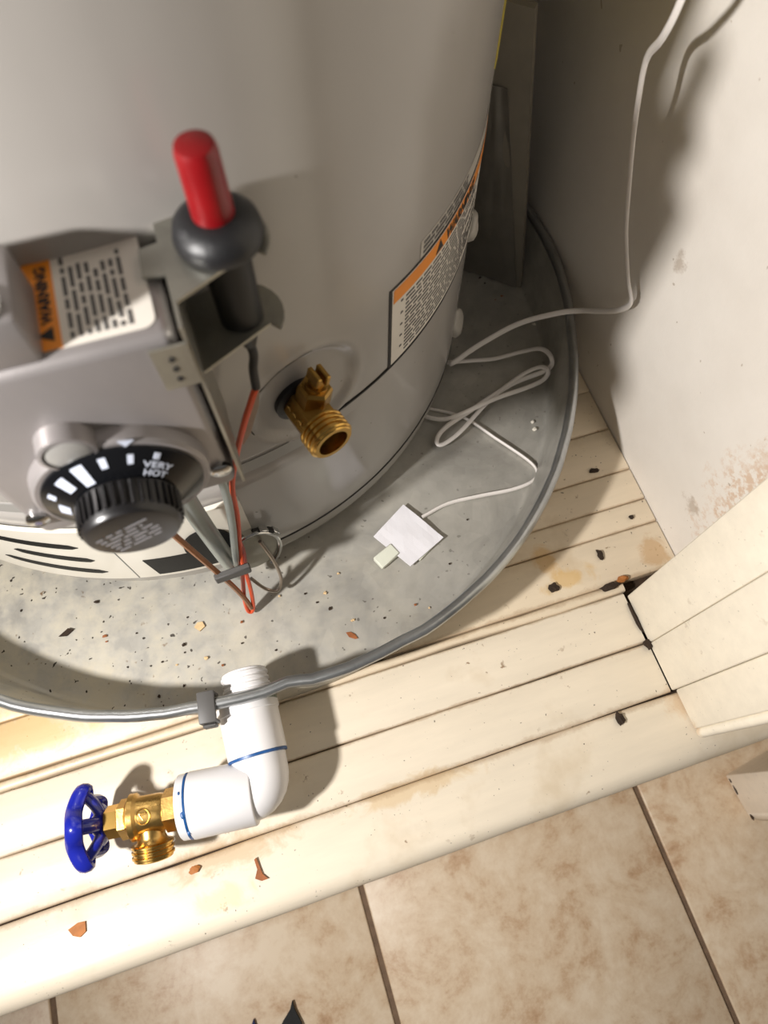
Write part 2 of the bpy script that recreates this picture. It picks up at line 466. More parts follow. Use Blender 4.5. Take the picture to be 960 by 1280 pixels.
# ------------------------------------------------------------------ setting: wooden closet floor of painted planks
pb = B(); box(pb, (-0.62, -0.030, -0.030), (0.62, 0.62, -0.012))
plat = link('floor.001', pb, M['dirt'], kind='structure', smooth=0, label='raised closet floor of cream painted planks, dirty at the joints')
def plank(x0, x1, y0, y1, z1, m, bev=0.0018, wob=0.0009, z0=-0.012, nose=False):
    bm = B(); n = max(4, int((x1 - x0) / 0.03))
    rng = random.Random(int((y0 + 2) * 10000))
    off = rng.random() * 50
    rings = []
    b = bev
    for i in range(n + 1):
        x = x0 + (x1 - x0) * i / n
        wa = (mnoise.noise(V((x * 14, off, 0))) + 0.5 * mnoise.noise(V((x * 55, off, 3)))) * wob; wb = (mnoise.noise(V((x * 14, off + 9, 0))) + 0.5 * mnoise.noise(V((x * 55, off + 9, 3)))) * wob; wz = mnoise.noise(V((x * 9, off, 5))) * 0.0004
        if nose:
            r = 0.013; prof = [(y0 + 0.004, -0.034)]
            for k in range(7):
                a = rad(180 - 15 * k); prof.append((y0 + r + r * math.cos(a) + wa * 0.4, z1 - r + r * math.sin(a)))
            prof[1] = (y0 + wa * 0.4, z1 - r - 0.004)
        else:
            prof = [(y0 + wa, z0), (y0 + wa, z1 - b + wz), (y0 + wa + b * 0.4, z1 - b * 0.35 + wz), (y0 + wa + b, z1 + wz)]
        prof += [(y1 - wb - b, z1 + wz), (y1 - wb - b * 0.4, z1 - b * 0.35 + wz), (y1 - wb, z1 - b + wz), (y1 - wb, z0)]
        rings.append([bm.verts.new((x, y, z)) for y, z in prof])
    for a, c in zip(rings, rings[1:]):
        k = len(a)
        for q in range(k): bm.faces.new((a[q], a[(q + 1) % k], c[(q + 1) % k], c[q]))
    bm.faces.new(rings[0]); bm.faces.new(rings[-1][::-1])
    return link('plank', bm, m, plat, smooth=50)
JX = 0.2412
plank(-0.60, 0.60, -0.0455, 0.0078, 0.000, M['plank'], nose=True)
plank(-0.60, JX - 0.0006, 0.0086, 0.0490, 0.0002, M['plank'], bev=0.0014)
plank(-0.60, JX - 0.0014, 0.0500, 0.0925, 0.0004, M['plank'], bev=0.0016)
plank(-0.60, 0.243, 0.0938, 0.1010, 0.0002, M['plank_back'], bev=0.0018, wob=0.0016)
ys = [0.1018, 0.1430, 0.1655, 0.1955, 0.2385, 0.281, 0.323, 0.365, 0.407, 0.449, 0.491, 0.533, 0.575, 0.615]
for a, c in zip(ys, ys[1:]):
    plank(-0.60, 0.296, a + 0.0003, c - 0.0003, -0.0006 + random.uniform(-0.0004, 0.0004), M['plank_back'], bev=0.0009, wob=0.0004)
rb = B(); box(rb, (-0.62, -0.036, ZF), (0.62, -0.030, -0.012)); box(rb, (-0.62, -0.030, ZF), (0.62, -0.02, -0.03))
link('trim_6', rb, M['trim'], kind='structure', smooth=0, label='painted riser board under the front edge of the closet floor')

# ------------------------------------------------------------------ setting: walls
def wall(name, lo, hi, label, m=None):
    b = B(); box(b, lo, hi); return link(name, b, m or M['wall'], kind='structure', smooth=0, label=label)
wall('wall_right', (0.297, 0.0895, -0.012), (0.36, 0.62, 1.3), 'off-white scuffed right wall of the closet beside the drain pan')
wall('wall_back', (-0.66, 0.76, -0.03), (0.36, 0.80, 1.3), 'back wall of the closet behind the tank')
wall('wall_left', (-0.70, -0.02, -0.03), (-0.66, 0.80, 1.3), 'left wall of the closet outside the frame')
wall('ceiling', (-0.70, 0.08, 1.3), (0.36, 0.80, 1.34), 'closet ceiling above the tank, outside the frame')
def trim(name, y0, y1, x0, label, x1=0.36, r=0.0012, z0=0.0012):
    b = B(); box(b, (x0, y0, z0), (x1, y1, 0.95), r, 2); return link(name, b, M['trim'], kind='structure', smooth=50, label=label)
trim('trim_1', 0.0485, 0.0892, 0.2412, 'widest cream door jamb board nearest the scuffed wall')
trim('trim_2', 0.0096, 0.0483, 0.2409, 'middle cream door jamb board beside the closet planks')
trim('trim_3', -0.0215, 0.0094, 0.2440, 'front cream door jamb board at the front edge')
bd = B()
pr = []
for k in range(13):
    a = rad(90 - 15 * k); pr.append((0.2488 - 0.0038 * abs(math.cos(a)) if False else 0.2488 - 0.0042 * math.cos(a), -0.0248 + 0.0042 * math.sin(a)))
pr = [(0.2488 + 0.0042 * math.cos(rad(t)), -0.0248 + 0.0042 * math.sin(rad(t))) for t in range(0, 360, 24)]
prism(bd, pr, 0.0008, 0.95); box(bd, (0.2488, -0.0285, 0.0008), (0.36, -0.0218, 0.95))
link('trim_4', bd, M['trim'], kind='structure', smooth=50, label='rounded white bead at the front corner of the door jamb')
cb = B()
zc = ZF + 0.002
cpoly = [(0.3640, -0.0838), (0.3655, -0.100), (0.3672, -0.1240), (0.3700, -0.1310), (0.3780, -0.1352), (0.60, -0.1352), (0.60, -0.0470)]
prism(cb, cpoly, zc, 0.30)
bmesh.ops.bevel(cb, geom=[e for e in cb.edges], offset=0.0012, segments=1, affect='EDGES')
casing = link('trim_5', cb, M['casing'], kind='structure', smooth=40, label='chipped white door casing corner standing on the tile floor at right')
for (y, z, l) in ((-0.0895, 0.001, 0.006), (-0.099, 0.0005, 0.012), (-0.128, 0.002, 0.007)):
    b = B(); x = 0.3640 - (y + 0.0838) * 0.08 - 0.0
    bmesh.ops.create_icosphere(b, subdivisions=2, radius=1)
    for v in b.verts:
        k = 1 + 0.3 * mnoise.noise(v.co * 2 + V((y * 99, 0, 0)))
        v.co = V((x + 0.0006 + v.co.x * 0.0012 * k, y - v.co.y * l / 2 * k, zc + 0.0035 + z + v.co.z * 0.0022 * k + 0.0))
    link('chip', b, M['dirt'], casing)

# ------------------------------------------------------------------ drain pan
CRX, CRY, RR, ZR = -0.0363, 0.4109, 0.3331, 0.0686
rimtab = [(-124, .3331), (-115.4, .3309), (-109.8, .3289), (-105.3, .3272), (-101.6, .3250), (-96.9, .3239), (-93.0, .3232), (-90, .3212), (-86.2, .3255), (-81.4, .3276),
          (-76.2, .3288), (-70.9, .3319), (-64.7, .3326), (-61.3, .3335), (-55, .3339), (-48.9, .3332), (-43.8, .3326), (-37.8, .3312), (-31, .3300), (-24.7, .3290),
          (-19.1, .3284), (-12, .3300), (-3.6, .3318), (2.4, .3320), (8, .3325)]
def rimR(deg):
    d = (deg + 180) % 360 - 180
    if d <= rimtab[0][0] or d >= rimtab[-1][0]: return 0.3329
    for (a, ra), (b, rb_) in zip(rimtab, rimtab[1:]):
        if a <= d <= b:
            t = (d - a) / (b - a); t = t * t * (3 - 2 * t); return ra + (rb_ - ra) * t
NP = 240
def pan_ring(bm, rf, z):
    return [bm.verts.new((CRX + rf(360 * i / NP) * math.cos(2 * math.pi * i / NP), CRY + rf(360 * i / NP) * math.sin(2 * math.pi * i / NP), z(360 * i / NP) if callable(z) else z)) for i in range(NP)]
pan = empty('drain_pan', (CRX, CRY, 0.0), 'round galvanized metal drain pan with rolled rim under the tank', 'drain pan')
pm = B()
floor_z = lambda d: 0.0022 + 0.0008 * mnoise.noise(V((math.cos(rad(d)) * 3, math.sin(rad(d)) * 3, 0)))
rings = [pan_ring(pm, lambda d, r=r: r, (lambda d, r=r: 0.0024 + 0.0012 * mnoise.noise(V((math.cos(rad(d)) * r * 16, math.sin(rad(d)) * r * 16, 1))))) for r in (0.03, 0.08, 0.13, 0.18, 0.22, 0.25, 0.275, 0.30, 0.312)]
rings.append(pan_ring(pm, lambda d: 0.3155, 0.0028)); rings.append(pan_ring(pm, lambda d: 0.3172, 0.0048))
for k, zz in enumerate((0.014, 0.026, 0.040, 0.052, 0.060)):
    tt = (zz - 0.0048) / 0.06
    rings.append(pan_ring(pm, lambda d, tt=tt, k=k: 0.3175 + (rimR(d) - 0.0065 - 0.3175) * tt + 0.0006 * mnoise.noise(V((math.cos(rad(d)) * 6, math.sin(rad(d)) * 6, k * 0.8))), zz))
rings.append(pan_ring(pm, lambda d: rimR(d) - 0.0062, 0.0648))
for a, b in zip(rings, rings[1:]):
    for i in range(NP): pm.faces.new((a[i], a[(i + 1) % NP], b[(i + 1) % NP], b[i]))
pm.faces.new(rings[0])
o = link('pan_sheet', pm, M['pan'], pan, smooth=50)
sm = o.modifiers.new('thickness', 'SOLIDIFY'); sm.thickness = 0.0008; sm.offset = -1
rm = B()
tube(rm, [(CRX + (rimR(360 * i / NP) - 0.0042) * math.cos(2 * math.pi * i / NP), CRY + (rimR(360 * i / NP) - 0.0042) * math.sin(2 * math.pi * i / NP), ZR - 0.0042) for i in range(NP)], 0.0042, 12, closed=True, smooth=False)
link('rolled_rim', rm, M['rim'], pan, smooth=60)

cp = empty('rim_clip', (-0.0905, 0.0900, 0.064), 'small dark grey plastic clip gripping the pan rim beside the white pipe', 'clip')
b = B(); mt = Matrix.Translation(V((-0.0915, 0.0935, 0.066))) @ Matrix.Rotation(rad(-6), 4, 'Z')
box(b, (-0.0058, -0.0105, 0.0008), (0.0058, 0.0105, 0.0042), 0.0008, 2, mt); box(b, (-0.0058, -0.0105, -0.0095), (0.0058, -0.0078, 0.004), 0.0006, 1, mt); box(b, (-0.0058, 0.0080, -0.012), (0.0058, 0.0105, 0.004), 0.0006, 1, mt)
link('clip_body', b, M['clip'], cp)
b = B(); box(b, (-0.0045, -0.0128, -0.009), (0.0045, -0.0106, -0.001), 0.0006, 1, mt)
link('clip_tongue', b, M['clip'], cp)

# ------------------------------------------------------------------ water heater
CX, CY, RT = -0.0599, 0.4715, 0.2694
heater = empty('water_heater', (CX, CY, 0.003), 'tall glossy grey tank water heater standing in the metal drain pan', 'water heater')
def tp(deg, z, dr=0.0):
    a = rad(deg); return V((CX + (RT + dr) * math.sin(a), CY - (RT + dr) * math.cos(a), z))
def tn(deg): return V((math.sin(rad(deg)), -math.cos(rad(deg)), 0))
def tt_(deg): return V((math.cos(rad(deg)), math.sin(rad(deg)), 0))
DF, DZ, DR = 18.6, 0.2105, 0.037        # recess around the drain valve
phis = []
a = -180.0
while a < 180 - 1e-6:
    phis.append(a); a += 0.6 if 8 <= a < 30 else 3.0
zs = [0.0425]
def zadd(hi, st):
    while zs[-1] < hi - 1e-9: zs.append(min(hi, zs[-1] + st))
zadd(0.046, 0.0035); zadd(0.1605, 0.02); zadd(0.1615, 0.001); zadd(0.1725, 0.0028); zadd(0.1762, 0.0006); zadd(0.254, 0.0018); zadd(1.25, 0.06)
def disp(p, z):
    du = (p - DF) * rad(1) * RT; d = math.hypot(du, z - DZ)
    s = lambda e0, e1, x: (lambda t: t * t * (3 - 2 * t))(max(0, min(1, (x - e0) / (e1 - e0))))
    r = -0.0038 * (1 - s(DR - 0.006, DR, d)) + 0.0006 * (s(DR - 0.001, DR + 0.0012, d) * (1 - s(DR + 0.0012, DR + 0.004, d)))
    g = 0.0
    if abs(z - 0.1756) < 0.0007: g = -0.0016
    if 0.1612 <= z <= 0.1750: g = -0.0010 * (1 - s(20, 27, p)) * s(-40, -30, p)
    if d < DR + 0.002: g = 0
    if z < 0.0435: r -= 0.0008
    return r + g
tb = B(); grid = [[tb.verts.new(tp(p, z, disp(p, z))) for p in phis] for z in zs]
n = len(phis)
for a, c in zip(grid, grid[1:]):
    for i in range(n): tb.faces.new((a[i], a[(i + 1) % n], c[(i + 1) % n], c[i]))
tb.faces.new(grid[-1]); tb.faces.new(grid[0][::-1])
link('jacket', tb, M['tank'], heater, smooth=60)

def patch(bm, p0, p1, z0, z1, d0, d1, np_=12, nz=1, poly=None):
    """curved slab lying on the tank wall between two angles and two heights"""
    def sheet(dr): return [[bm.verts.new(tp(p0 + (p1 - p0) * i / np_, z0 + (z1 - z0) * j / nz, dr)) for i in range(np_ + 1)] for j in range(nz + 1)]
    a, c = sheet(d0), sheet(d1)
    for j in range(nz):
        for i in range(np_):
            bm.faces.new((c[j][i], c[j][i + 1], c[j + 1][i + 1], c[j + 1][i])); bm.faces.new((a[j][i], a[j + 1][i], a[j + 1][i + 1], a[j][i + 1]))
    for j in range(nz):
        for i in (0, np_): bm.faces.new((a[j][i], c[j][i], c[j + 1][i], a[j + 1][i]))
    for i in range(np_):
        for j in (0, nz): bm.faces.new((a[j][i], a[j][i + 1], c[j][i + 1], c[j][i]))

def cpoly_patch(bm, pts, d0, d1):
    """outline in (degrees, z) laid on the tank"""
    a = [bm.verts.new(tp(p, z, d0)) for p, z in pts]; c = [bm.verts.new(tp(p, z, d1)) for p, z in pts]; k = len(pts)
    f = bm.faces.new(c); bm.faces.new(a[::-1])
    for i in range(k): bm.faces.new((a[i], a[(i + 1) % k], c[(i + 1) % k], c[i]))
    bmesh.ops.triangulate(bm, faces=[f])

def wrap(bm, deg, z, dr, sx=1.0):
    """flat artwork (u right, v up, w out) wrapped on the tank from (deg, z)"""
    for v in bm.verts:
        u, vv, ww = v.co; p = deg + math.degrees(u * sx / RT)
        v.co = tp(p, z + vv, dr + ww)

b = B(); lathe(b, [(0, 0.262), (0.001, 0.2672), (0.018, 0.2676), (0.0195, 0.266)], (CX, CY, 0.0220), (0, 0, 1), 120)
link('base_skirt', b, M['skirt'], heater, smooth=60)
b = B(); lathe(b, [(0, 0.2682), (0.0016, 0.2696), (0.0030, 0.2685)], (CX, CY, 0.0402), (0, 0, 1), 120)
link('base_seam', b, M['seam'], heater, smooth=60)
b = B(); patch(b, 21.5, 64, 0.1749, 0.1763, -0.0012, 0.0004, 30); link('jacket_seam', b, M['seam'], heater)
b = B(); patch(b, -36, 21, 0.1626, 0.1744, -0.002, -0.0002, 40)
link('seam_band', b, M['band'], heater, label='grey band below the drain valve recess')
for k in range(3):
    ang = 60 + 120 * k; b = B(); q = tp(ang, 0.012, -0.03); box(b, (q.x - 0.012, q.y - 0.012, 0.0032), (q.x + 0.012, q.y + 0.012, 0.0225), 0.002, 1)
    link('foot', b, M['skirt'], heater)
# black line around the recess
b = B()
tube(b, [tp(DF + math.degrees((DR + 0.0006) * math.cos(rad(t)) / RT), DZ + (DR + 0.0006) * math.sin(rad(t)), 0.0002) for t in range(80, 200, 5)], 0.0005, 6, 1, smooth=False)
link('recess_edge', b, M['seam'], heater)
# lower hold-down bumps at the right
for (p, z, r) in ((63.5, 0.057, 0.012), (64.5, 0.162, 0.010)):
    b = B(); bmesh.ops.create_icosphere(b, subdivisions=3, radius=1)
    c = tp(p, z, 0.0)
    for v in b.verts:
        k = 1 + 0.25 * mnoise.noise(v.co * 1.5 + V((p, 0, 0)))
        v.co = c + tn(p) * v.co.x * r * 0.6 * k + tt_(p) * v.co.y * r * k + V((0, 0, v.co.z * r * 1.2 * k))
    link('jacket_plug', b, M['clearlabel'], heater, label='pale plug bulging from the tank side')

# --- warning label on the tank
lab = B(); patch(lab, 32.0, 66, 0.1770, 0.2470, 0.0001, 0.0004, 24)
wl = link('warning_label', lab, M['ink'], heater, label='white and orange warning label with black border')
b = B(); patch(b, 32.5, 66, 0.1785, 0.2455, 0.0003, 0.0006, 24); link('label_face', b, M['paper'], wl)
b = B(); patch(b, 32.7, 66, 0.2345, 0.2450, 0.0005, 0.0008, 24); link('label_header', b, M['orange'], wl)
t_ = text_bm('WARNING!', 0.0115, 0.0001, 0.0004, 1.0); wrap(t_, 44.6, 0.2358, 0.0009, 0.80); link('header_lettering', t_, M['ink'], wl, smooth=0)
b = B(); prism(b, [(0, 0), (0.009, 0), (0.0045, 0.0085)], 0, 0.0002); wrap(b, 41.8, 0.2357, 0.0008); link('alert_triangle', b, M['ink'], wl, smooth=0)
rng = random.Random(3)
b = B()
for c in range(3):
    for r in range(13):
        pass
b = lines_bm(0.118, 0.052, 15, rng, 0.42, 0.35, bullet=3); wrap(b, 35.2, 0.1810, 0.0007); link('fine_print', b, M['ink_grey'], wl, smooth=0)
sl = B(); patch(sl, 38.0, 66, 0.2485, 0.2605, 0.0001, 0.0003, 16)
sl = link('small_notice', sl, M['clearlabel'], heater)
b = lines_bm(0.06, 0.0105, 3, rng, 0.55, 0.05); wrap(b, 38.6, 0.2492, 0.0004); link('fine_print', b, M['ink_grey'], sl, smooth=0)
b = B(); patch(b, 60.0, 110, 0.292, 0.42, 0.0001, 0.0005, 24)
link('yellow_label', b, M['yellow'], heater, label='yellow label seen edge-on at the tank side')

# --- burner access cover with louvre slots
cov = B(); patch(cov, -62, 6.0, 0.0455, 0.1400, 0.0008, 0.0030, 48)
cover = link('access_cover', cov, M['cover'], heater, label='cream burner access cover with black louvre slots')
b = B(); patch(b, -62, 6.0, 0.1392, 0.1412, 0.001, 0.0042, 48); link('cover_lip', b, M['cover'], cover)
for (pa, pb_, z0, z1) in ((-33, -17.8, 0.1225, 0.1118), (-28.6, -17.5, 0.0968, 0.0865), (-32.6, -17.4, 0.0735, 0.0620)):
    pts = []; N = 14
    for i in range(N + 1):
        t = i / N; e = 0.0042 * math.sqrt(max(0.0, 1 - (2 * t - 1) ** 8)); pts.append((pa + (pb_ - pa) * t, z0 + (z1 - z0) * t + e))
    for i in range(N - 1, 0, -1):
        t = i / N; e = 0.0042 * math.sqrt(max(0.0, 1 - (2 * t - 1) ** 8)); pts.append((pa + (pb_ - pa) * t, z0 + (z1 - z0) * t - e))
    b = B(); cpoly_patch(b, pts, 0.0026, 0.0034); link('louvre_slot', b, M['black'], cover, smooth=0)
b = B(); cpoly_patch(b, [(-13.75, 0.0465), (-13.6, 0.0465), (-13.6, 0.10), (-13.75, 0.10)], 0.0028, 0.0033); link('cover_joint', b, M['band'], cover, smooth=0)
b = B(); top = []; bot = []
for k in range(15):
    t = k / 14; pt = -10.9 + 14.4 * t; pb_ = -10.2 + 13.0 * t
    top.append((b.verts.new(tp(pt, 0.0815, 0.0026)), b.verts.new(tp(pt, 0.0815, 0.0035)))); bot.append((b.verts.new(tp(pb_, 0.0505, 0.0026)), b.verts.new(tp(pb_, 0.0505, 0.0035))))
for k in range(14):
    b.faces.new((top[k][1], top[k + 1][1], bot[k + 1][1], bot[k][1])); b.faces.new((top[k][0], bot[k][0], bot[k + 1][0], top[k + 1][0]))
    b.faces.new((top[k][0], top[k + 1][0], top[k + 1][1], top[k][1])); b.faces.new((bot[k][0], bot[k][1], bot[k + 1][1], bot[k + 1][0]))
link('viewing_window', b, M['black'], cover, smooth=0)
pts = [(-0.6 + 3.6 * math.cos(rad(t)), 0.088 + 0.026 * math.sin(rad(t))) for t in range(0, 360, 15)]
b = B(); cpoly_patch(b, pts, 0.0032, 0.0046); link('burner_opening', b, M['black'], cover, smooth=0)

# --- brass drain valve
ax = tn(17.6); tg = tt_(17.6); base = tp(17.6, 0.2095, -0.0038)
dv = B(); lathe(dv, [(0.0, 0.0150), (0.003, 0.0152), (0.0042, 0.0135)], base, ax, 36)
valve = link('drain_valve', dv, M['rubber'], heater, label='brass drain valve with black washer at the tank')
b = B(); lathe(b, [(0.0035, 0.0115), (0.006, 0.0122), (0.022, 0.0122), (0.026, 0.0115)], base, ax, 8, up=(0.25, 0, 1)); link('valve_body', b, M['brass_dark'], valve, smooth=30)
def thread(bm, o, axis, t0, t1, r, n, dr, seg=36, bore=None, depth=0.01):
    prof = [(t0, r - dr)]
    for k in range(n):
        a = t0 + (t1 - t0) * k / n; s = (t1 - t0) / n
        prof += [(a + 0.15 * s, r), (a + 0.5 * s, r), (a + 0.7 * s, r - dr), (a + s, r - dr)]
    if bore:
        prof += [(t1 + 0.0006, r - dr - 0.0008), (t1 + 0.0006, bore), (t1 - depth, bore * 0.92)]
    lathe(bm, prof, o, axis, seg)
b = B(); thread(b, base, ax, 0.024, 0.0365, 0.0136, 4, 0.0011, bore=0.0092, depth=0.009); link('threaded_outlet', b, M['brass_bright'], valve, smooth=35)
b = B(); lathe(b, [(0.0283, 0.0086), (0.0286, 0.0001)], base, ax, 6, caps=False); link('outlet_bore', b, M['black'], valve, smooth=0)
so = base + ax * 0.012 + tg * 0.001; sd = (V((0, 0, 0.031)) + tg * 0.009)
b = B(); lathe(b, [(0.004, 0.0100), (0.0185, 0.0098), (0.0205, 0.0086)], so, sd, 6); lathe(b, [(0.020, 0.0066), (0.0225, 0.0064)], so, sd, 20); link('stem_nut', b, M['brass_dark'], valve, smooth=25)
b = B(); lathe(b, [(0.020, 0.0044), (0.0275, 0.0044)], so, sd, 18)
x_, y_, z_ = frame(sd)
mt = Matrix(((x_.x, y_.x, z_.x, so.x), (x_.y, y_.y, z_.y, so.y), (x_.z, y_.z, z_.z, so.z), (0, 0, 0, 1)))
for s in (-1, 1): box(b, (-0.0058, s * 0.0028 - 0.0015, 0.0250), (0.0050, s * 0.0028 + 0.0015, 0.0315), 0.0006, 1, mt)
link('slotted_stem', b, M['brass_dark'], valve, smooth=30)
b = B()
for k in range(3):
    cc = base + ax * (0.008 + 0.0055 * k) - tg * 0.0098 - V((0, 0, -0.0062)); tube(b, [cc + ax * (0.0018 * math.cos(rad(q))) + V((0, 0, 0.0022 * math.sin(rad(q)))) - tg * 0.0022 * 0 for q in range(0, 330, 30)], 0.0004, 5, 2)
link('cast_marking', b, M['brass_bright'], valve)

# --- gas control valve
gx0, gx1, gy0, gz0, gz1 = -0.1135, -0.0212, 0.158, 0.2420, 0.3545
g = B(); box(g, (gx0, gy0, gz0), (gx1, 0.199, gz1), 0.0045, 3)
gas = link('gas_control_valve', g, M['valve'], heater, label='grey metal gas control valve with black temperature knob')
b = B(); box(b, (gx0 + 0.012, 0.196, gz0 + 0.01), (gx1 - 0.012, 0.2105, gz1 - 0.008), 0.003, 2); link('mounting_neck', b, M['valve'], gas)
b = B(); box(b, (-0.108, 0.1600, gz1 - 0.001), (-0.0632, 0.1925, 0.375), 0.002, 2); link('regulator_block', b, M['valve'], gas)
b = B(); lathe(b, [(0, 0.006), (0.0025, 0.006), (0.004, 0.0045)], (-0.0715, 0.1665, 0.3748), (0, 0, 1), 24); link('regulator_screw', b, M['steel'], gas)
# caution label on its top
zt = gz1 + 0.0001
b = B()
pl = []
x0, x1, y0, y1, r = -0.0665, -0.0238 - 0.0022, 0.1632, 0.2085, 0.004
for cx_, cy_, a0 in ((x1 - r, y0 + r, 270), (x1 - r, y1 - r, 0)):
    for k in range(5): pl.append((cx_ + r * math.cos(rad(a0 + 22.5 * k)), cy_ + r * math.sin(rad(a0 + 22.5 * k))))
pl += [(x0, y1), (x0, y0)]
prism(b, pl, zt, zt + 0.0003); link('caution_label', b, M['paper'], gas, smooth=0, label='white caution label with orange edge')
b = B(); prism(b, [(x0, y0), (-0.0568, y0), (-0.0568, y1), (x0, y1)], zt + 0.0002, zt + 0.0005); link('orange_strip', b, M['orange'], gas, smooth=0)
mt = place((-0.0588, 0.1742, zt + 0.0006), (0, 1, 0), (-1, 0, 0))
t_ = text_bm('WARNING', 0.0052, 0.0001, 0.0002, 1.0); t_.transform(mt); link('strip_lettering', t_, M['ink'], gas, smooth=0)
b = B(); prism(b, [(0, 0), (0.006, 0), (0.003, 0.0055)], 0, 0.0002, place((-0.0590, 0.1665, zt + 0.0005), (0, 1, 0), (-1, 0, 0))); link('alert_triangle', b, M['ink'], gas, smooth=0)
b = lines_bm(0.038, 0.022, 8, rng, 0.5, 0.25); b.transform(place((-0.0325, 0.1660, zt + 0.0004), (0, 1, 0), (-1, 0, 0))); link('fine_print', b, M['ink_grey'], gas, smooth=0)
# dial, knob
DXc, DZc = -0.0648, 0.2775
fy = (0, -1, 0)
b = B(); lathe(b, [(0.0, 0.0366), (0.0065, 0.0360), (0.0078, 0.0346), (0.0078, 0.0330)], (DXc, gy0 + 0.001, DZc), fy, 56); link('dial_bezel', b, M['valve'], gas)
b = B(); lathe(b, [(0.006, 0.0330), (0.0088, 0.0326), (0.0148, 0.0222), (0.0155, 0.0180)], (DXc, gy0 + 0.001, DZc), fy, 56); link('dial', b, M['dial'], gas, label='black sloping dial with white marks')
KR = 0.0203
def ribs(a, t): return 1.0
b = B(); lathe(b, [(0.014, KR), (0.0280, KR - 0.0006), (0.0297, KR - 0.0018), (0.0302, KR - 0.0050)], (DXc, gy0 + 0.001, DZc), fy, 56)
knob = link('temperature_knob', b, M['knob'], gas, label='black ribbed knob with grey lettering on its face')
yk = gy0 + 0.001
b = B()
for k in range(36):
    a = 2 * math.pi * k / 36
    c, s = math.cos(a), math.sin(a)
    m4 = Matrix(((c, 0, -s, DXc), (0, 1, 0, yk), (s, 0, c, DZc), (0, 0, 0, 1)))
    box(b, (KR - 0.0012, -0.0262, -0.0008), (KR + 0.0009, -0.0158, 0.0008), 0.0003, 1, m4)
link('knob_rib', b, M['knob'], gas, smooth=30, kind='stuff')
b = lines_bm(0.025, 0.0175, 6, rng, 0.34, 0.2); b.transform(place((DXc - 0.0090, yk - 0.0303, DZc - 0.0130), (0.93, 0, 0.36), (-0.36, 0, 0.93))); link('knob_print', b, M['grey_print'], gas, smooth=0)
# marks on the sloping dial face
def dialpt(ang, rr, up=0.0003):
    t = (0.0326 - rr) / (0.0326 - 0.0222); d = 0.0088 + t * 0.006
    nx = 0.54; 
    return V((DXc + (rr + up * nx) * math.sin(rad(ang)), yk - d - up * 0.84, DZc + (rr + up * nx) * math.cos(rad(ang))))
def dialmark(a0, a1, r0, r1):
    b = B(); N = 3; top = []; bot = []
    for i in range(N + 1):
        a = a0 + (a1 - a0) * i / N; top.append((b.verts.new(dialpt(a, r1)), b.verts.new(dialpt(a, r1, 0)))); bot.append((b.verts.new(dialpt(a, r0)), b.verts.new(dialpt(a, r0, 0))))
    for i in range(N):
        b.faces.new((top[i][0], top[i + 1][0], bot[i + 1][0], bot[i][0])); b.faces.new((top[i][1], bot[i][1], bot[i + 1][1], top[i + 1][1]))
        b.faces.new((top[i][0], top[i][1], top[i + 1][1], top[i + 1][0])); b.faces.new((bot[i][0], bot[i + 1][0], bot[i + 1][1], bot[i][1]))
    for i in (0, N): b.faces.new((top[i][0], bot[i][0], bot[i][1], top[i][1]))
    link('dial_mark', b, M['white_print'], gas, smooth=0)
for a0, a1, r0, r1 in ((39, 43.5, .0284, .0308), (19, 23.5, .0264, .0300), (-2, 3.5, .0262, .0302), (-24, -14, .0222, .0304), (-44, -34, .0238, .0298), (-65, -59, .0272, .0300), (-84, -70, .0222, .0262)):
    dialmark(a0, a1, r0, r1)
for s, rr in (('VERY', 0.0252), ('HOT', 0.0220)):
    t_ = text_bm(s, 0.0047, 0.00005, 0.0001, 1.05, 'CENTER')
    for v in t_.verts:
        r = rr + v.co.y * 0.72; v.co = dialpt(45 + math.degrees(v.co.x / 0.0240), r, 0.0004 + v.co.z)
    link('dial_lettering', t_, M['white_print'], gas, smooth=0)
b = B(); prism(b, [(-0.0030, 0.0012), (0.0030, 0.0012), (0, -0.0030)], 0, 0.0004, place((DXc + 0.0353 * math.sin(rad(18.5)), gy0 - 0.0070, DZc + 0.0353 * math.cos(rad(18.5))), (1, 0, -0.3), (0.3, 0, 1))); link('pointer_mark', b, M['white_print'], gas, smooth=0)
# pilot button
PX, PZ = -0.0744, 0.3126
b = B(); lathe(b, [(0, 0.0112), (0.006, 0.0110), (0.0086, 0.0107), (0.0090, 0.0092), (0.0078, 0.0090)], (PX, gy0 + 0.001, PZ), fy, 36); link('pilot_collar', b, M['valve'], gas)
b = B(); lathe(b, [(0.005, 0.0089), (0.0080, 0.0088), (0.0086, 0.0078)], (PX, gy0 + 0.001, PZ), fy, 32); link('pilot_button', b, M['band'], gas, label='pale blue grey round pilot button')
for (sx, sz) in ((-0.0262, 0.2600), (-0.1085, 0.2600)):
    b = B(); lathe(b, [(0, 0.0050), (0.002, 0.0050), (0.003, 0.0036)], (sx, gy0 + 0.0004, sz), fy, 20); lathe(b, [(0.0028, 0.0018), (0.0032, 0.0018)], (sx, gy0 + 0.0004, sz), fy, 6); link('flange_screw', b, M['steel'], gas)

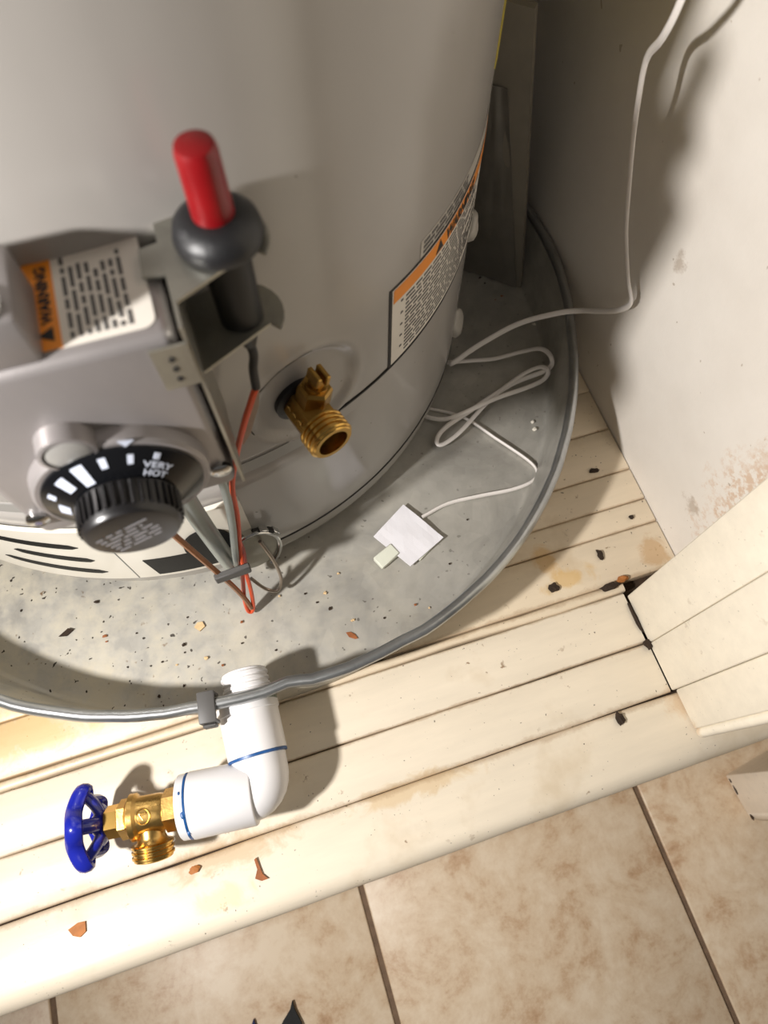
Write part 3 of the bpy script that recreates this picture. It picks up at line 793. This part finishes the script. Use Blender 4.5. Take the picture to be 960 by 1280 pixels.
# --- piezo igniter on its zinc bracket
IX, IY = 0.0022, 0.1905
ig = B()
ZP1, ZP2 = 0.357, 0.317
def arm(bm, z, tab):
    pl = [(-0.0185, 0.168), (0.0125, 0.1835)]
    for k in range(9):
        a = rad(-38 + 14 * k); pl.append((IX + 0.0172 * math.cos(a), IY + 0.0172 * math.sin(a)))
    pl += [(-0.002, 0.2082), (-0.0185, 0.2060)]
    if tab: pl += [(-0.0185, 0.1960), (-0.0262, 0.1948), (-0.0268, 0.1822), (-0.0185, 0.1810)]
    prism(bm, pl, z - 0.0007, z + 0.0007)
arm(ig, ZP1, True); arm(ig, ZP2, False)
box(ig, (-0.0192, 0.1572, 0.2430), (-0.0178, 0.2060, ZP1 + 0.0006))
box(ig, (-0.0315, 0.1562, 0.3280), (-0.0185, 0.1574, 0.3505)); 
igniter = link('igniter_bracket', ig, M['zinc'], heater, smooth=0, label='bent zinc bracket holding the red button igniter')
for hz in (0.3444, 0.3390, 0.3332):
    b = B(); lathe(b, [(0, 0.0012), (0.0003, 0.0012)], (-0.0252, 0.1561, hz), fy, 12); link('bracket_hole', b, M['ink'], igniter, smooth=0)
b = B(); lathe(b, [(0, 0.0008), (0.001, 0.0152), (0.0035, 0.0160), (0.008, 0.0148), (0.0115, 0.0105), (0.0120, 0.0075)], (IX, IY, ZP1 + 0.0008), (0, 0, 1), 44); link('igniter_collar', b, M['rubber'], igniter, label='black domed collar around the red button')
b = B(); lathe(b, [(0, 0.0073), (0.024, 0.0069), (0.0262, 0.0062), (0.0268, 0.0050)], (IX, IY, ZP1 + 0.0122), (0, 0, 1), 36); link('red_button', b, M['red'], igniter, label='red push button')
b = B(); lathe(b, [(0, 0.0088), (ZP1 - ZP2 - 0.002, 0.0092)], (IX, IY, ZP2 + 0.0008), (0, 0, 1), 36); link('igniter_body', b, M['blackbody'], igniter)
b = B(); lathe(b, [(0, 0.0030), (0.006, 0.0046), (0.014, 0.0060), (0.0162, 0.0058)], (IX, IY, ZP2 - 0.0172), (0, 0, 1), 24); link('strain_relief', b, M['rubber'], igniter)
b = B(); tube(b, [(IX, IY, 0.301), (IX + 0.0004, IY - 0.001, 0.293), (0.0006, 0.1885, 0.284), (-0.0004, 0.187, 0.2725)], 0.0021, 10); link('wire_sleeve', b, M['rubber'], igniter)

# --- tubes and wires below the gas valve
b = B(); tube(b, [(-0.0565, 0.1870, 0.256), (-0.0560, 0.1870, 0.16), (-0.0540, 0.1880, 0.07), (-0.0535, 0.1920, 0.036)], 0.0060, 16)
tubes = link('burner_gas_tube', b, M['alu'], heater, label='silver gas tube running down to the burner')
b = B(); tube(b, [(-0.0310, 0.1800, 0.256), (-0.0325, 0.1795, 0.20), (-0.0375, 0.1785, 0.155), (-0.0430, 0.1780, 0.12), (-0.0480, 0.1800, 0.085), (-0.0500, 0.190, 0.060)], 0.0024, 10); link('pilot_tube', b, M['alu'], heater, label='thin steel pilot tube')
b = B(); tube(b, [(-0.0004, 0.187, 0.2728), (-0.0030, 0.186, 0.268), (-0.0111, 0.185, 0.2484), (-0.0205, 0.185, 0.2203), (-0.0290, 0.184, 0.190), (-0.0330, 0.182, 0.157), (-0.0390, 0.180, 0.1213), (-0.0430, 0.178, 0.094), (-0.0460, 0.173, 0.052), (-0.0500, 0.1690, 0.020), (-0.0532, 0.1670, 0.0095), (-0.0560, 0.1680, 0.012), (-0.0545, 0.1720, 0.03), (-0.0490, 0.1770, 0.060), (-0.0440, 0.180, 0.090)], 0.0016, 8, 5)
link('orange_wire', b, M['orange_wire'], heater, label='orange igniter wire looping below the burner tube')
b = B(); tube(b, [(-0.0790, 0.1790, 0.2460), (-0.0765, 0.1775, 0.2200), (-0.0740, 0.1760, 0.2000), (-0.0691, 0.1745, 0.1641), (-0.0624, 0.1735, 0.1107), (-0.0565, 0.1720, 0.0648), (-0.0535, 0.1700, 0.036), (-0.0525, 0.1680, 0.016)], 0.0020, 8); link('brown_lead', b, M['brown_wire'], heater, label='brown thermocouple lead')
b = B(); tube(b, [(-0.0405, 0.1820, 0.130), (-0.0395, 0.1800, 0.110), (-0.0420, 0.1780, 0.088)], 0.0018, 8); link('red_wire', b, M['red_wire'], heater)
b = B(); mt = Matrix.Translation(V((-0.0512, 0.1710, 0.0925))) @ Matrix.Rotation(rad(2), 4, 'Y') @ Matrix.Rotation(rad(4), 4, 'Z'); box(b, (-0.0125, -0.0022, -0.0050), (0.0125, 0.0022, 0.0050), 0.0008, 1, mt); link('wire_strap', b, M['clip'], heater, label='grey strap bundling the wires')
b = B(); tgm = place((-0.0075, 0.1862, 0.2500), (0.34, 0.0, 1.0), (1, -0.4, 0)); prism(b, [(-0.024, 0.0), (-0.010, -0.0026), (0.014, -0.0022), (0.024, 0.0008), (0.012, 0.0026), (-0.012, 0.0022)], -0.0002, 0.0002, tgm)
wt = link('wire_tag', b, M['paper_tag'], heater, smooth=0, label='small paper tag on the orange wire')
b = lines_bm(0.022, 0.003, 2, rng, 0.5, 0.3); b.transform(tgm @ Matrix.Translation(V((-0.011, -0.0015, 0.0002)))); link('fine_print', b, M['ink_grey'], wt, smooth=0)
# manifold disc with spring clip
dc = tp(5.2, 0.070, 0.0105); dn = (tn(12) + V((0, 0, 0.25))).normalized()
b = B(); lathe(b, [(-0.002, 0.0195), (0.0004, 0.0200), (0.0010, 0.0188), (0.0022, 0.0180)], dc, dn, 40)
disc = link('burner_flange', b, M['zinc'], heater, label='round zinc flange where the burner tube enters')
b = B(); x_, y_, z_ = frame(dn)
ringpts = [dc + z_ * 0.003 + (x_ * math.cos(rad(t)) * 0.0185 + y_ * math.sin(rad(t)) * 0.0215) for t in range(-70, 120, 15)]
tube(b, ringpts, 0.0016, 8, 3); link('spring_wire', b, M['steel'], disc)
b = B()
for t0, t1 in ((50, 66), (78, 100), (20, 36)):
    for t in (t0, t1):
        pass
    p0 = dc + (x_ * math.cos(rad(t0)) + y_ * math.sin(rad(t0))) * 0.021; p1 = dc + (x_ * math.cos(rad(t1)) + y_ * math.sin(rad(t1))) * 0.021
    mt = place((p0 + p1) / 2, (p1 - p0), z_); box(b, (-0.0035, -0.002, -0.002), (0.0035, 0.004, 0.002), 0.0005, 1, mt)
link('flange_lug', b, M['steel'], disc)
b = B()
for t0 in (42, 72):
    p0 = dc + (x_ * math.cos(rad(t0)) + y_ * math.sin(rad(t0))) * 0.0208 + z_ * 0.001; mt = place(p0, (-math.sin(rad(t0)) * x_ + math.cos(rad(t0)) * y_), z_); box(b, (-0.0028, -0.002, -0.0018), (0.0028, 0.003, 0.0018), 0.0004, 1, mt)
link('flange_slot', b, M['ink'], disc)
b = B(); tube(b, [(-0.0285, 0.1915, 0.085), (-0.0240, 0.1850, 0.055), (-0.0235, 0.1790, 0.030), (-0.0290, 0.1750, 0.018), (-0.0375, 0.1770, 0.024), (-0.0450, 0.1830, 0.040)], 0.0014, 8); link('grey_lead', b, M['copper'], heater)

# ------------------------------------------------------------------ white plastic drain elbow
EX, EZ = -0.0690, 0.0390
elbow = empty('drain_elbow', (EX, 0.045, 0.0), 'white plastic pipe elbow screwed into the drain pan side', 'pipe')
b = B(); thread(b, (EX + 0.002, 0.070, EZ + 0.004), (0.02, 1, 0), 0.0185, 0.0440, 0.0168, 6, 0.0011, bore=0.0130, depth=0.012); link('male_thread', b, M['pvc'], elbow, smooth=35)
b = B(); lathe(b, [(0.0, 0.0170), (0.0, 0.0196), (0.003, 0.0200), (0.005, 0.0186), (0.0055, 0.0165)], (EX + 0.002, 0.0905, EZ + 0.004), (0.02, 1, 0), 40, rmod=lambda a, t: 1 + 0.05 * mnoise.noise(V((a * 3, t * 200, 0)))); link('sealing_putty', b, M['putty'], elbow, label='grey green sealing putty around the thread')
b = B(); lathe(b, [(0.0, 0.0188), (0.0004, 0.0205), (0.0285, 0.0208), (0.0292, 0.0218), (0.0355, 0.0218), (0.0362, 0.0205)], (EX - 0.0010, 0.0570, EZ), (0.02, 1, 0.03), 48); link('adapter_socket', b, M['pvc'], elbow)
b = B(); lathe(b, [(0.0, 0.0190), (0.0003, 0.0205), (0.0019, 0.0206), (0.0022, 0.0190)], (EX - 0.0010, 0.0552, EZ), (0.02, 1, 0.03), 48, rmod=lambda a, t: 1 + 0.01 * mnoise.noise(V((a * 4, t * 300, 2)))); link('primer_stain', b, M['primer'], elbow, label='blue primer ring at the glued joint')
# swept bend
hd = V((-0.992, 0.115, 0.0)).normalized()
bend0 = V((EX - 0.0012, 0.0560, EZ)); cor = V((EX - 0.0022, 0.0338, EZ))
b = B(); pth = []; rl = []
pth.append(bend0); 
for k in range(9):
    t = k / 8; q = (1 - t) ** 2 * V((EX - 0.0016, 0.0470, EZ)) + 2 * t * (1 - t) * cor + t * t * (cor + hd * 0.0130); pth.append(q)
tube(b, pth, 0.0190, 40, 2, smooth=False); link('elbow_bend', b, M['pvc'], elbow)
hs = cor + hd * 0.0060
b = B(); lathe(b, [(0, 0.0190), (0.0005, 0.0206), (0.0015, 0.0212), (0.0420, 0.0216), (0.0428, 0.0205), (0.0428, 0.0190)], hs, hd, 52); link('elbow_socket', b, M['pvc'], elbow)
b = B(); lathe(b, [(0.0426, 0.0196), (0.0428, 0.0212), (0.0442, 0.0213), (0.0444, 0.0196)], hs, hd, 52, rmod=lambda a, t: 1 + 0.012 * mnoise.noise(V((a * 5, t * 300, 6)))); link('primer_stain', b, M['primer'], elbow, label='blue primer ring at the valve end')
b = B(); lathe(b, [(0.0443, 0.0190), (0.0443, 0.0210), (0.0492, 0.0208), (0.0499, 0.0200), (0.0499, 0.0125)], hs, hd, 52); link('reducer_bushing', b, M['pvc'], elbow)
b = B()
for (t, ang, s) in ((0.043, 40, 0.004), (0.0445, 75, 0.005), (0.0460, 110, 0.003)):
    x_, y_, z_ = frame(hd); p0 = hs + hd * t + (x_ * math.cos(rad(ang)) + y_ * math.sin(rad(ang))) * 0.0208
    bmesh.ops.create_icosphere(b, subdivisions=2, radius=s * 0.5, matrix=Matrix.Translation(p0) @ Matrix.Diagonal((0.6, 1.2, 0.25, 1)))
link('primer_smear', b, M['primer'], elbow)

# ------------------------------------------------------------------ brass hose bibb with blue wheel handle
vo = hs + hd * 0.0494
bib = empty('hose_bibb', (vo.x - 0.02, vo.y, 0.0), 'brass hose valve with blue wheel handle screwed onto the white elbow', 'valve')
b = B(); lathe(b, [(-0.010, 0.0115), (-0.0005, 0.0118), (-0.0004, 0.0138), (0.0105, 0.0138), (0.0115, 0.012)], vo, hd, 6, up=(0.4, 0, 1)); link('hex_end', b, M['brass'], bib, smooth=25)
b = B(); lathe(b, [(0.010, 0.0112), (0.014, 0.0122), (0.0275, 0.0128), (0.0295, 0.0150), (0.0330, 0.0152), (0.0345, 0.0128), (0.036, 0.0110)], vo, hd, 40); link('valve_body', b, M['brass'], bib)
od = V((-0.14, -1.0, -0.22)).normalized(); oo = vo + hd * 0.0215
b = B(); lathe(b, [(0.004, 0.0090), (0.0135, 0.0088), (0.0165, 0.0100), (0.018, 0.0122)], oo, od, 32); link('outlet_neck', b, M['brass'], bib)
b = B(); thread(b, oo, od, 0.0175, 0.0275, 0.0137, 3, 0.0011, bore=0.0098, depth=0.006); link('threaded_outlet', b, M['brass_bright'], bib, smooth=35)
b = B(); lathe(b, [(0.034, 0.0100), (0.0350, 0.0128), (0.0400, 0.0128), (0.0412, 0.0105)], vo, hd, 6); link('bonnet_nut', b, M['brass'], bib, smooth=25)
b = B(); lathe(b, [(0.0405, 0.0095), (0.0412, 0.0105), (0.0490, 0.0105), (0.0500, 0.0090)], vo, hd, 6, up=(0.5, 0, 1)); link('packing_nut', b, M['brass_bright'], bib, smooth=25)
b = B(); lathe(b, [(0.0495, 0.0042), (0.0640, 0.0040)], vo, hd, 20); link('stem', b, M['brass'], bib)
x_, y_, z_ = frame(hd); ec = vo + hd * 0.022 + z_ * 0
b = B()
up_ = (V((0.1, -0.05, 1)) - hd * V((0.1, -0.05, 1)).dot(hd)).normalized(); sd_ = hd.cross(up_)
def onbody(u, v_):      # u along axis, v around
    a = v_ / 0.0126; return vo + hd * (0.0225 + u) + (up_ * math.cos(a) + sd_ * math.sin(a)) * 0.01275
tube(b, [onbody(0.0045 * math.cos(rad(t)), 0.0050 * math.sin(rad(t)) - 0.001) for t in range(0, 360, 24)] + [onbody(0.0045, -0.001)], 0.0005, 6, 2)
tube(b, [onbody(-0.0022, 0.002 - 0.001), onbody(0, 0.0005), onbody(0.0022, 0.002 - 0.001), onbody(0, -0.003)], 0.0005, 6, 3)
link('cast_emblem', b, M['brass_bright'], bib)
# wheel handle
wc = vo + hd * 0.0508
b = B()
hx, hy, hz = frame(hd, (0, 0.3, 1))
def wpt(r, a, t): return wc + hz * t + (hx * math.cos(a) + hy * math.sin(a)) * r
NW = 120; ringN = 10
def lob(a): return 0.0218 + 0.0030 * math.cos(5 * a)
rg = []
for i in range(NW):
    a = 2 * math.pi * i / NW; R0 = lob(a); tz = 0.0125 - 0.0016 * math.cos(5 * a)
    rg.append([b.verts.new(wpt(R0 + 0.0036 * math.cos(2 * math.pi * k / ringN), a, tz + 0.0056 * math.sin(2 * math.pi * k / ringN))) for k in range(ringN)])
for i in range(NW):
    p, q = rg[i], rg[(i + 1) % NW]
    for k in range(ringN): b.faces.new((p[k], p[(k + 1) % ringN], q[(k + 1) % ringN], q[k]))
link('handle_rim', b, M['handle'], bib, label='blue lobed handle rim')
for i in range(5):
    a = 2 * math.pi * i / 5
    b = B(); tube(b, [wpt(0.006, a, 0.002), wpt(0.013, a, 0.0050), wpt(0.0225, a, 0.0120)], [0.0036] * 13, 10, 6, flat=1.3, upv=tuple(hz)); link('handle_spoke', b, M['handle'], bib)
b = B(); lathe(b, [(-0.001, 0.0075), (0.0, 0.0092), (0.005, 0.0085), (0.0075, 0.006)], wc, hd, 28); link('handle_hub', b, M['handle'], bib)
b = B(); lathe(b, [(0.0078, 0.0048), (0.0100, 0.0048), (0.0112, 0.0036)], wc, hd, 6); link('handle_screw', b, M['steel'], bib)

# ------------------------------------------------------------------ flat white sensor cord with taped pad and plug
cord = empty('sensor_cord', (0.16, 0.24, 0.003), 'thin flat white cord coiled in the pan, rising along the right wall', 'cord')
up_pts = [(0.236, 0.282, 0.40), (0.2385, 0.286, 0.345), (0.2460, 0.2985, 0.318), (0.2530, 0.3135, 0.2965), (0.2560, 0.3110, 0.272), (0.2620, 0.3100, 0.246), (0.2700, 0.3060, 0.2120), (0.2770, 0.3000, 0.1800), (0.2830, 0.2850, 0.1480), (0.2870, 0.2755, 0.1315), (0.2870, 0.2840, 0.1130), (0.2845, 0.3020, 0.0920), (0.2800, 0.3185, 0.0752), (0.2650, 0.3280, 0.0660), (0.2380, 0.3400, 0.0480), (0.2040, 0.3405, 0.0310), (0.1800, 0.3370, 0.0200), (0.1755, 0.3385, 0.0165)]
lo_pts = [(0.1739, 0.3418, 0.0150), (0.2051, 0.3356, 0.0140), (0.2200, 0.3328, 0.0140), (0.2423, 0.3302, 0.0180), (0.2561, 0.3202, 0.0300), (0.2583, 0.3048, 0.0360), (0.2542, 0.2992, 0.0270), (0.2223, 0.3002, 0.0170), (0.1794, 0.2882, 0.0125), (0.1497, 0.2781, 0.0115), (0.1391, 0.2692, 0.0105), (0.1415, 0.2633, 0.0105), (0.1612, 0.2701, 0.0115), (0.1979, 0.2923, 0.0135), (0.2312, 0.3043, 0.0200), (0.2483, 0.3038, 0.0270), (0.2531, 0.2965, 0.0300), (0.2498, 0.2934, 0.0220), (0.2340, 0.2915, 0.0190), (0.2025, 0.2899, 0.0175), (0.1700, 0.2850, 0.0165), (0.1529, 0.2869, 0.0110), (0.1400, 0.2950, 0.0080), (0.1370, 0.3010, 0.0065), (0.1400, 0.3050, 0.0055), (0.1467, 0.3035, 0.0055), (0.1716, 0.2860, 0.0060), (0.1915, 0.2570, 0.0060), (0.2104, 0.2281, 0.0060), (0.2135, 0.2150, 0.0062), (0.2056, 0.2074, 0.0062), (0.1860, 0.2055, 0.0062), (0.1574, 0.2081, 0.0065), (0.1284, 0.2094, 0.0070), (0.1030, 0.2040, 0.0075)]
b = B(); tube(b, up_pts, 0.00125, 10, 5, flat=1.9, upv=(1, 0, 0)); link('cord_riser', b, M['cord'], cord)
b = B(); tube(b, lo_pts, 0.00135, 10, 5, flat=1.6); link('cord_coil', b, M['cord'], cord)
b = B(); q = [(0.0913, 0.2196), (0.1138, 0.1808), (0.0794, 0.1650), (0.0583, 0.1992)]
qa = [b.verts.new((x, y, 0.0088)) for x, y in q]; f = b.faces.new(qa)
bmesh.ops.subdivide_edges(b, edges=list(b.edges), cuts=6, use_grid_fill=True)
for v in b.verts: v.co.z += 0.0012 * mnoise.noise(V((v.co.x * 60, v.co.y * 60, 0)))
r = bmesh.ops.extrude_face_region(b, geom=list(b.faces))
for e in r['geom']:
    if isinstance(e, bmesh.types.BMVert): e.co.z -= 0.0012
padp = link('taped_pad', b, M['pad'], cord, smooth=0, label='square of white tape folded over the cord end')
b = B(); mt = place((0.0915, 0.1905, 0.0050), V((0.0225, -0.0388, 0)), V((0.034, 0.016, 0))); box(b, (-0.018, -0.014, -0.0022), (0.018, 0.014, 0.0022), 0.001, 1, mt); link('sensor_body', b, M['plug'], cord)
mt = place((0.0622, 0.1790, 0.0070), V((-0.8, -0.36, 0)), V((-0.36, 0.8, 0)))
b = B(); box(b, (-0.011, -0.0058, -0.0030), (0.0085, 0.0058, 0.0030), 0.0008, 1, mt); pg = link('plug', b, M['plug'], cord, label='small clear plastic plug')
for s in (-1, 0, 1):
    b = B(); box(b, (-0.001, s * 0.0033 - 0.0008, 0.0028), (0.0080, s * 0.0033 + 0.0008, 0.0034), mtx=mt); link('contact_slot', b, M['band'], pg)

# ------------------------------------------------------------------ plastic wrapped board behind the tank
bp0, bp1, bp2, bp3 = V((0.2790, 0.4110, 0.0045)), V((0.2230, 0.4610, 0.0045)), V((0.2150, 0.4330, 0.2690)), V((0.2355, 0.4147, 0.2690))
wb = empty('wrapped_board', (0.250, 0.43, 0.0035), 'dusty grey board wrapped in clear plastic leaning between tank and wall', 'board')
def quad_slab(bm, q, th, nu, nv, amp, seed):
    nrm = (q[1] - q[0]).cross(q[3] - q[0]).normalized()
    if nrm.y > 0: nrm = -nrm
    A = []; Bk = []
    for j in range(nv + 1):
        ra, rb2 = [], []
        for i in range(nu + 1):
            u, v_ = i / nu, j / nv
            p = (q[0] * (1 - u) + q[1] * u) * (1 - v_) + (q[3] * (1 - u) + q[2] * u) * v_
            d = amp * (mnoise.noise(V((u * 3 + seed, v_ * 2.2, 0))) + 0.5 * mnoise.noise(V((u * 9 + seed, v_ * 6, 2))))
            ra.append(bm.verts.new(p + nrm * d)); rb2.append(bm.verts.new(p - nrm * (th - d)))
        A.append(ra); Bk.append(rb2)
    for j in range(nv):
        for i in range(nu):
            bm.faces.new((A[j][i], A[j][i + 1], A[j + 1][i + 1], A[j + 1][i])); bm.faces.new((Bk[j][i], Bk[j + 1][i], Bk[j + 1][i + 1], Bk[j][i + 1]))
    for j in range(nv):
        for i in (0, nu): bm.faces.new((A[j][i], Bk[j][i], Bk[j + 1][i], A[j + 1][i]))
    for i in range(nu):
        for j in (0, nv): bm.faces.new((A[j][i], A[j][i + 1], Bk[j][i + 1], Bk[j][i]))
    return nrm
b = B(); nr = quad_slab(b, [bp0, bp1, bp2, bp3], 0.006, 4, 8, 0.0002, 0); link('board', b, M['board'], wb)
off = nr * 0.0022
b = B(); quad_slab(b, [p + off for p in (bp0 + V((-0.003, 0.003, 0.001)), bp1, bp2.lerp(bp1, 0.22), bp3.lerp(bp0, 0.22) + V((-0.012, 0.012, 0)))], 0.0006, 14, 30, 0.0022, 5); link('plastic_wrap', b, M['film'], wb, label='crumpled grey plastic film')

# ------------------------------------------------------------------ loose debris
def flake(name, x, y, z, outline, th, m, label, cat, rot=0, curl=0.0, group=None):
    b = B(); c, s = math.cos(rad(rot)), math.sin(rad(rot))
    poly = [(x + c * u - s * v_, y + s * u + c * v_) for u, v_ in outline]
    prism(b, poly, z, z + th)
    for v in b.verts:
        v.co.z += curl * (((v.co.x - x) ** 2 + (v.co.y - y) ** 2) / 1e-4) * 0.001
    return link(name, b, m, smooth=0, label=label, cat=cat, origin=(x, y, z), group=group)
def lump(name, x, y, z, s, m, label, cat, seed=0, group=None):
    b = B(); bmesh.ops.create_icosphere(b, subdivisions=2, radius=1)
    for v in b.verts:
        k = 1 + 0.8 * mnoise.noise(v.co * 2.1 + V((seed * 3.1, seed, 0)))
        v.co = V((x + v.co.x * s[0] * k, y + v.co.y * s[1] * k, z + s[2] * 0.9 + v.co.z * s[2] * k))
    zm = min(v.co.z for v in b.verts)
    for v in b.verts: v.co.z += z + 0.0001 - zm
    return link(name, b, m, smooth=0, label=label, cat=cat, origin=(x, y, z), group=group)
flake('paint_chip', -0.2179, -0.0106, 0.0002, [(-.0058, .003), (-.004, -.002), (0, -.005), (.0045, -.0035), (.006, .0025), (.001, .004)], 0.0012, M['tan'], 'tan paint chip lying alone on the front plank at lower left', 'chip', 10)
flake('leaf_scrap', 0.0171, 0.1254, 0.0038, [(-.0052, .0012), (-.002, -.0016), (.003, -.002), (.0052, -.001), (.002, .0018), (-.002, .0026)], 0.0007, M['leaf'], 'small brown leaf scrap in the pan near the rim', 'leaf', -32, 1.0)
flake('wood_chip', -0.0964, 0.1690, 0.0038, [(-.0042, .0008), (-.0005, -.0036), (.0042, -.001), (.003, .0034), (-.001, .0038)], 0.0012, M['crumb'], 'pale square wood chip in the pan below the thermostat knob', 'chip')
lump('dirt_clump', 0.2396, 0.0475, 0.0, (0.0046, 0.0040, 0.0026), M['dark_crumb'], 'black dirt clump wedged at the corner of planks and door jamb', 'dirt', 1)
lump('nail_head', 0.1871, 0.1140, -0.0002, (0.0046, 0.0036, 0.0009), M['dark_crumb'], 'dark round nail hole plug beside the yellow glue stain', 'nail', 2)
lump('dirt_clump', 0.1936, 0.0022, 0.0002, (0.0030, 0.0048, 0.0014), M['dark_crumb'], 'brown dirt lump at the front plank joint below the jamb', 'dirt', 3)
lump('dirt_clump', 0.2475, 0.0095, 0.0004, (0.0036, 0.0024, 0.0014), M['dark_crumb'], 'dark dirt at the foot of the front jamb board', 'dirt', 4)
lump('dirt_clump', -0.1350, 0.0010, 0.0002, (0.0042, 0.0026, 0.0012), M['tan'], 'brown crumb below the brass outlet on the front plank', 'dirt', 5)
flake('bark_scrap', -0.0922, -0.0140, 0.0003, [(-.003, .008), (-.0015, .0015), (-.0035, -.004), (.001, -.0062), (.0055, -.0055), (.002, -.002), (.0004, .003), (-.0015, .009)], 0.0012, M['leaf'], 'thin curled bark scrap on the front plank below the elbow', 'scrap', -8, 0.6)
lump('dirt_clump', 0.2310, 0.1005, 0.0, (0.0080, 0.0030, 0.0022), M['dark_crumb'], 'crumbly brown dirt in the gap behind the jamb corner', 'dirt', 7)
lump('dirt_clump', 0.2440, 0.1035, 0.0, (0.0060, 0.0026, 0.0018), M['tan'], 'tan debris at the wall end of the jamb gap', 'dirt', 8)
lump('dirt_clump', 0.2395, 0.0700, 0.0, (0.0018, 0.0120, 0.0018), M['dark_crumb'], 'dark grime line along the foot of the widest jamb board', 'dirt', 9)
lump('dirt_clump', 0.2310, 0.2740, -0.0004, (0.0022, 0.0022, 0.0010), M['dark_crumb'], 'dark speck on the back planks between pan and wall', 'dirt', 10)
lump('dirt_clump', 0.2640, 0.2030, -0.0004, (0.0046, 0.0024, 0.0010), M['dark_crumb'], 'black flake on the back planks near the wall foot', 'dirt', 11)
lump('dirt_clump', 0.2360, 0.1290, -0.0004, (0.0026, 0.0044, 0.0010), M['dark_crumb'], 'thin black sliver on the back planks above the glue stain', 'dirt', 12)
lump('dirt_clump', 0.2760, 0.1520, -0.0004, (0.0024, 0.0020, 0.0010), M['dark_crumb'], 'brown crumb on the back planks close to the wall end', 'dirt', 13)
for i, (x, y, s) in enumerate(((0.2300, 0.2755 - 0.012, .0016), (0.2285, 0.2560, .0019), (0.2740, 0.365, .0018))):
    lump('white_crumb', x, y, 0.0036, (s, s * 0.9, s * 0.7), M['white_crumb'], 'tiny white crumb in the pan by the coiled cord', 'crumb', 20 + i, 'white crumbs in the pan')
rng2 = random.Random(11)
for i in range(34):
    if i < 25: a = rad(rng2.uniform(-128, -72)); r = rng2.uniform(0.236, 0.305)
    else: a = rad(rng2.uniform(-70, 5)); r = rng2.uniform(0.28, 0.308)
    x, y = CRX + r * math.cos(a), CRY + r * math.sin(a); s = rng2.uniform(0.0006, 0.0014)
    if math.hypot(x - CX, y - CY) < 0.275: continue
    mk = rng2.choice(['dark_crumb', 'dark_crumb', 'leaf', 'crumb'])
    word = {'dark_crumb': 'dark', 'leaf': 'brown', 'crumb': 'pale'}[mk]
    d = math.degrees(a)
    zone = 'at the far left below the louvre slots' if d < -112 else ('below the thermostat knob' if d < -100 else ('between the orange wire and the white pipe' if d < -84 else ('right of the white pipe' if d < -60 else ('near the taped pad and the rim' if d < -30 else 'in the shade by the coiled cord'))))
    lump('dirt_crumb', x, y, 0.0038, (s * rng2.uniform(0.8, 1.6), s, s * 0.6), M[mk], 'tiny %s crumb on the pan floor %s' % (word, zone), 'crumb', 40 + i, 'crumbs scattered in the pan')
flake('rust_flake', -0.1978, 0.1960, 0.0038, [(-.006, .001), (-.001, -.0022), (.006, -.001), (.003, .0025)], 0.0014, M['dark_crumb'], 'dark flake in the pan left of the burner cover shadow', 'flake', 20)
flake('dark_cloth_tip', -0.1310, -0.1400, ZF + 0.0008, [(0.0, 0.004), (0.0022, -0.003), (0.0085, -0.014), (0.014, -0.034), (0.010, -0.10), (-0.030, -0.10), (-0.022, -0.034), (-0.009, -0.012), (-0.002, -0.003)], 0.004, M['cloth'], 'dark pointed cloth tip on the tile floor at the bottom edge', 'cloth', -14)
flake('blue_cloth_tip', -0.1690, -0.1420, ZF + 0.0008, [(0.0, 0.003), (0.004, -0.010), (0.010, -0.05), (-0.016, -0.05), (-0.006, -0.010)], 0.003, M['blue_cloth'], 'blue pointed cloth tip just left of the dark cloth tip', 'cloth', -10)
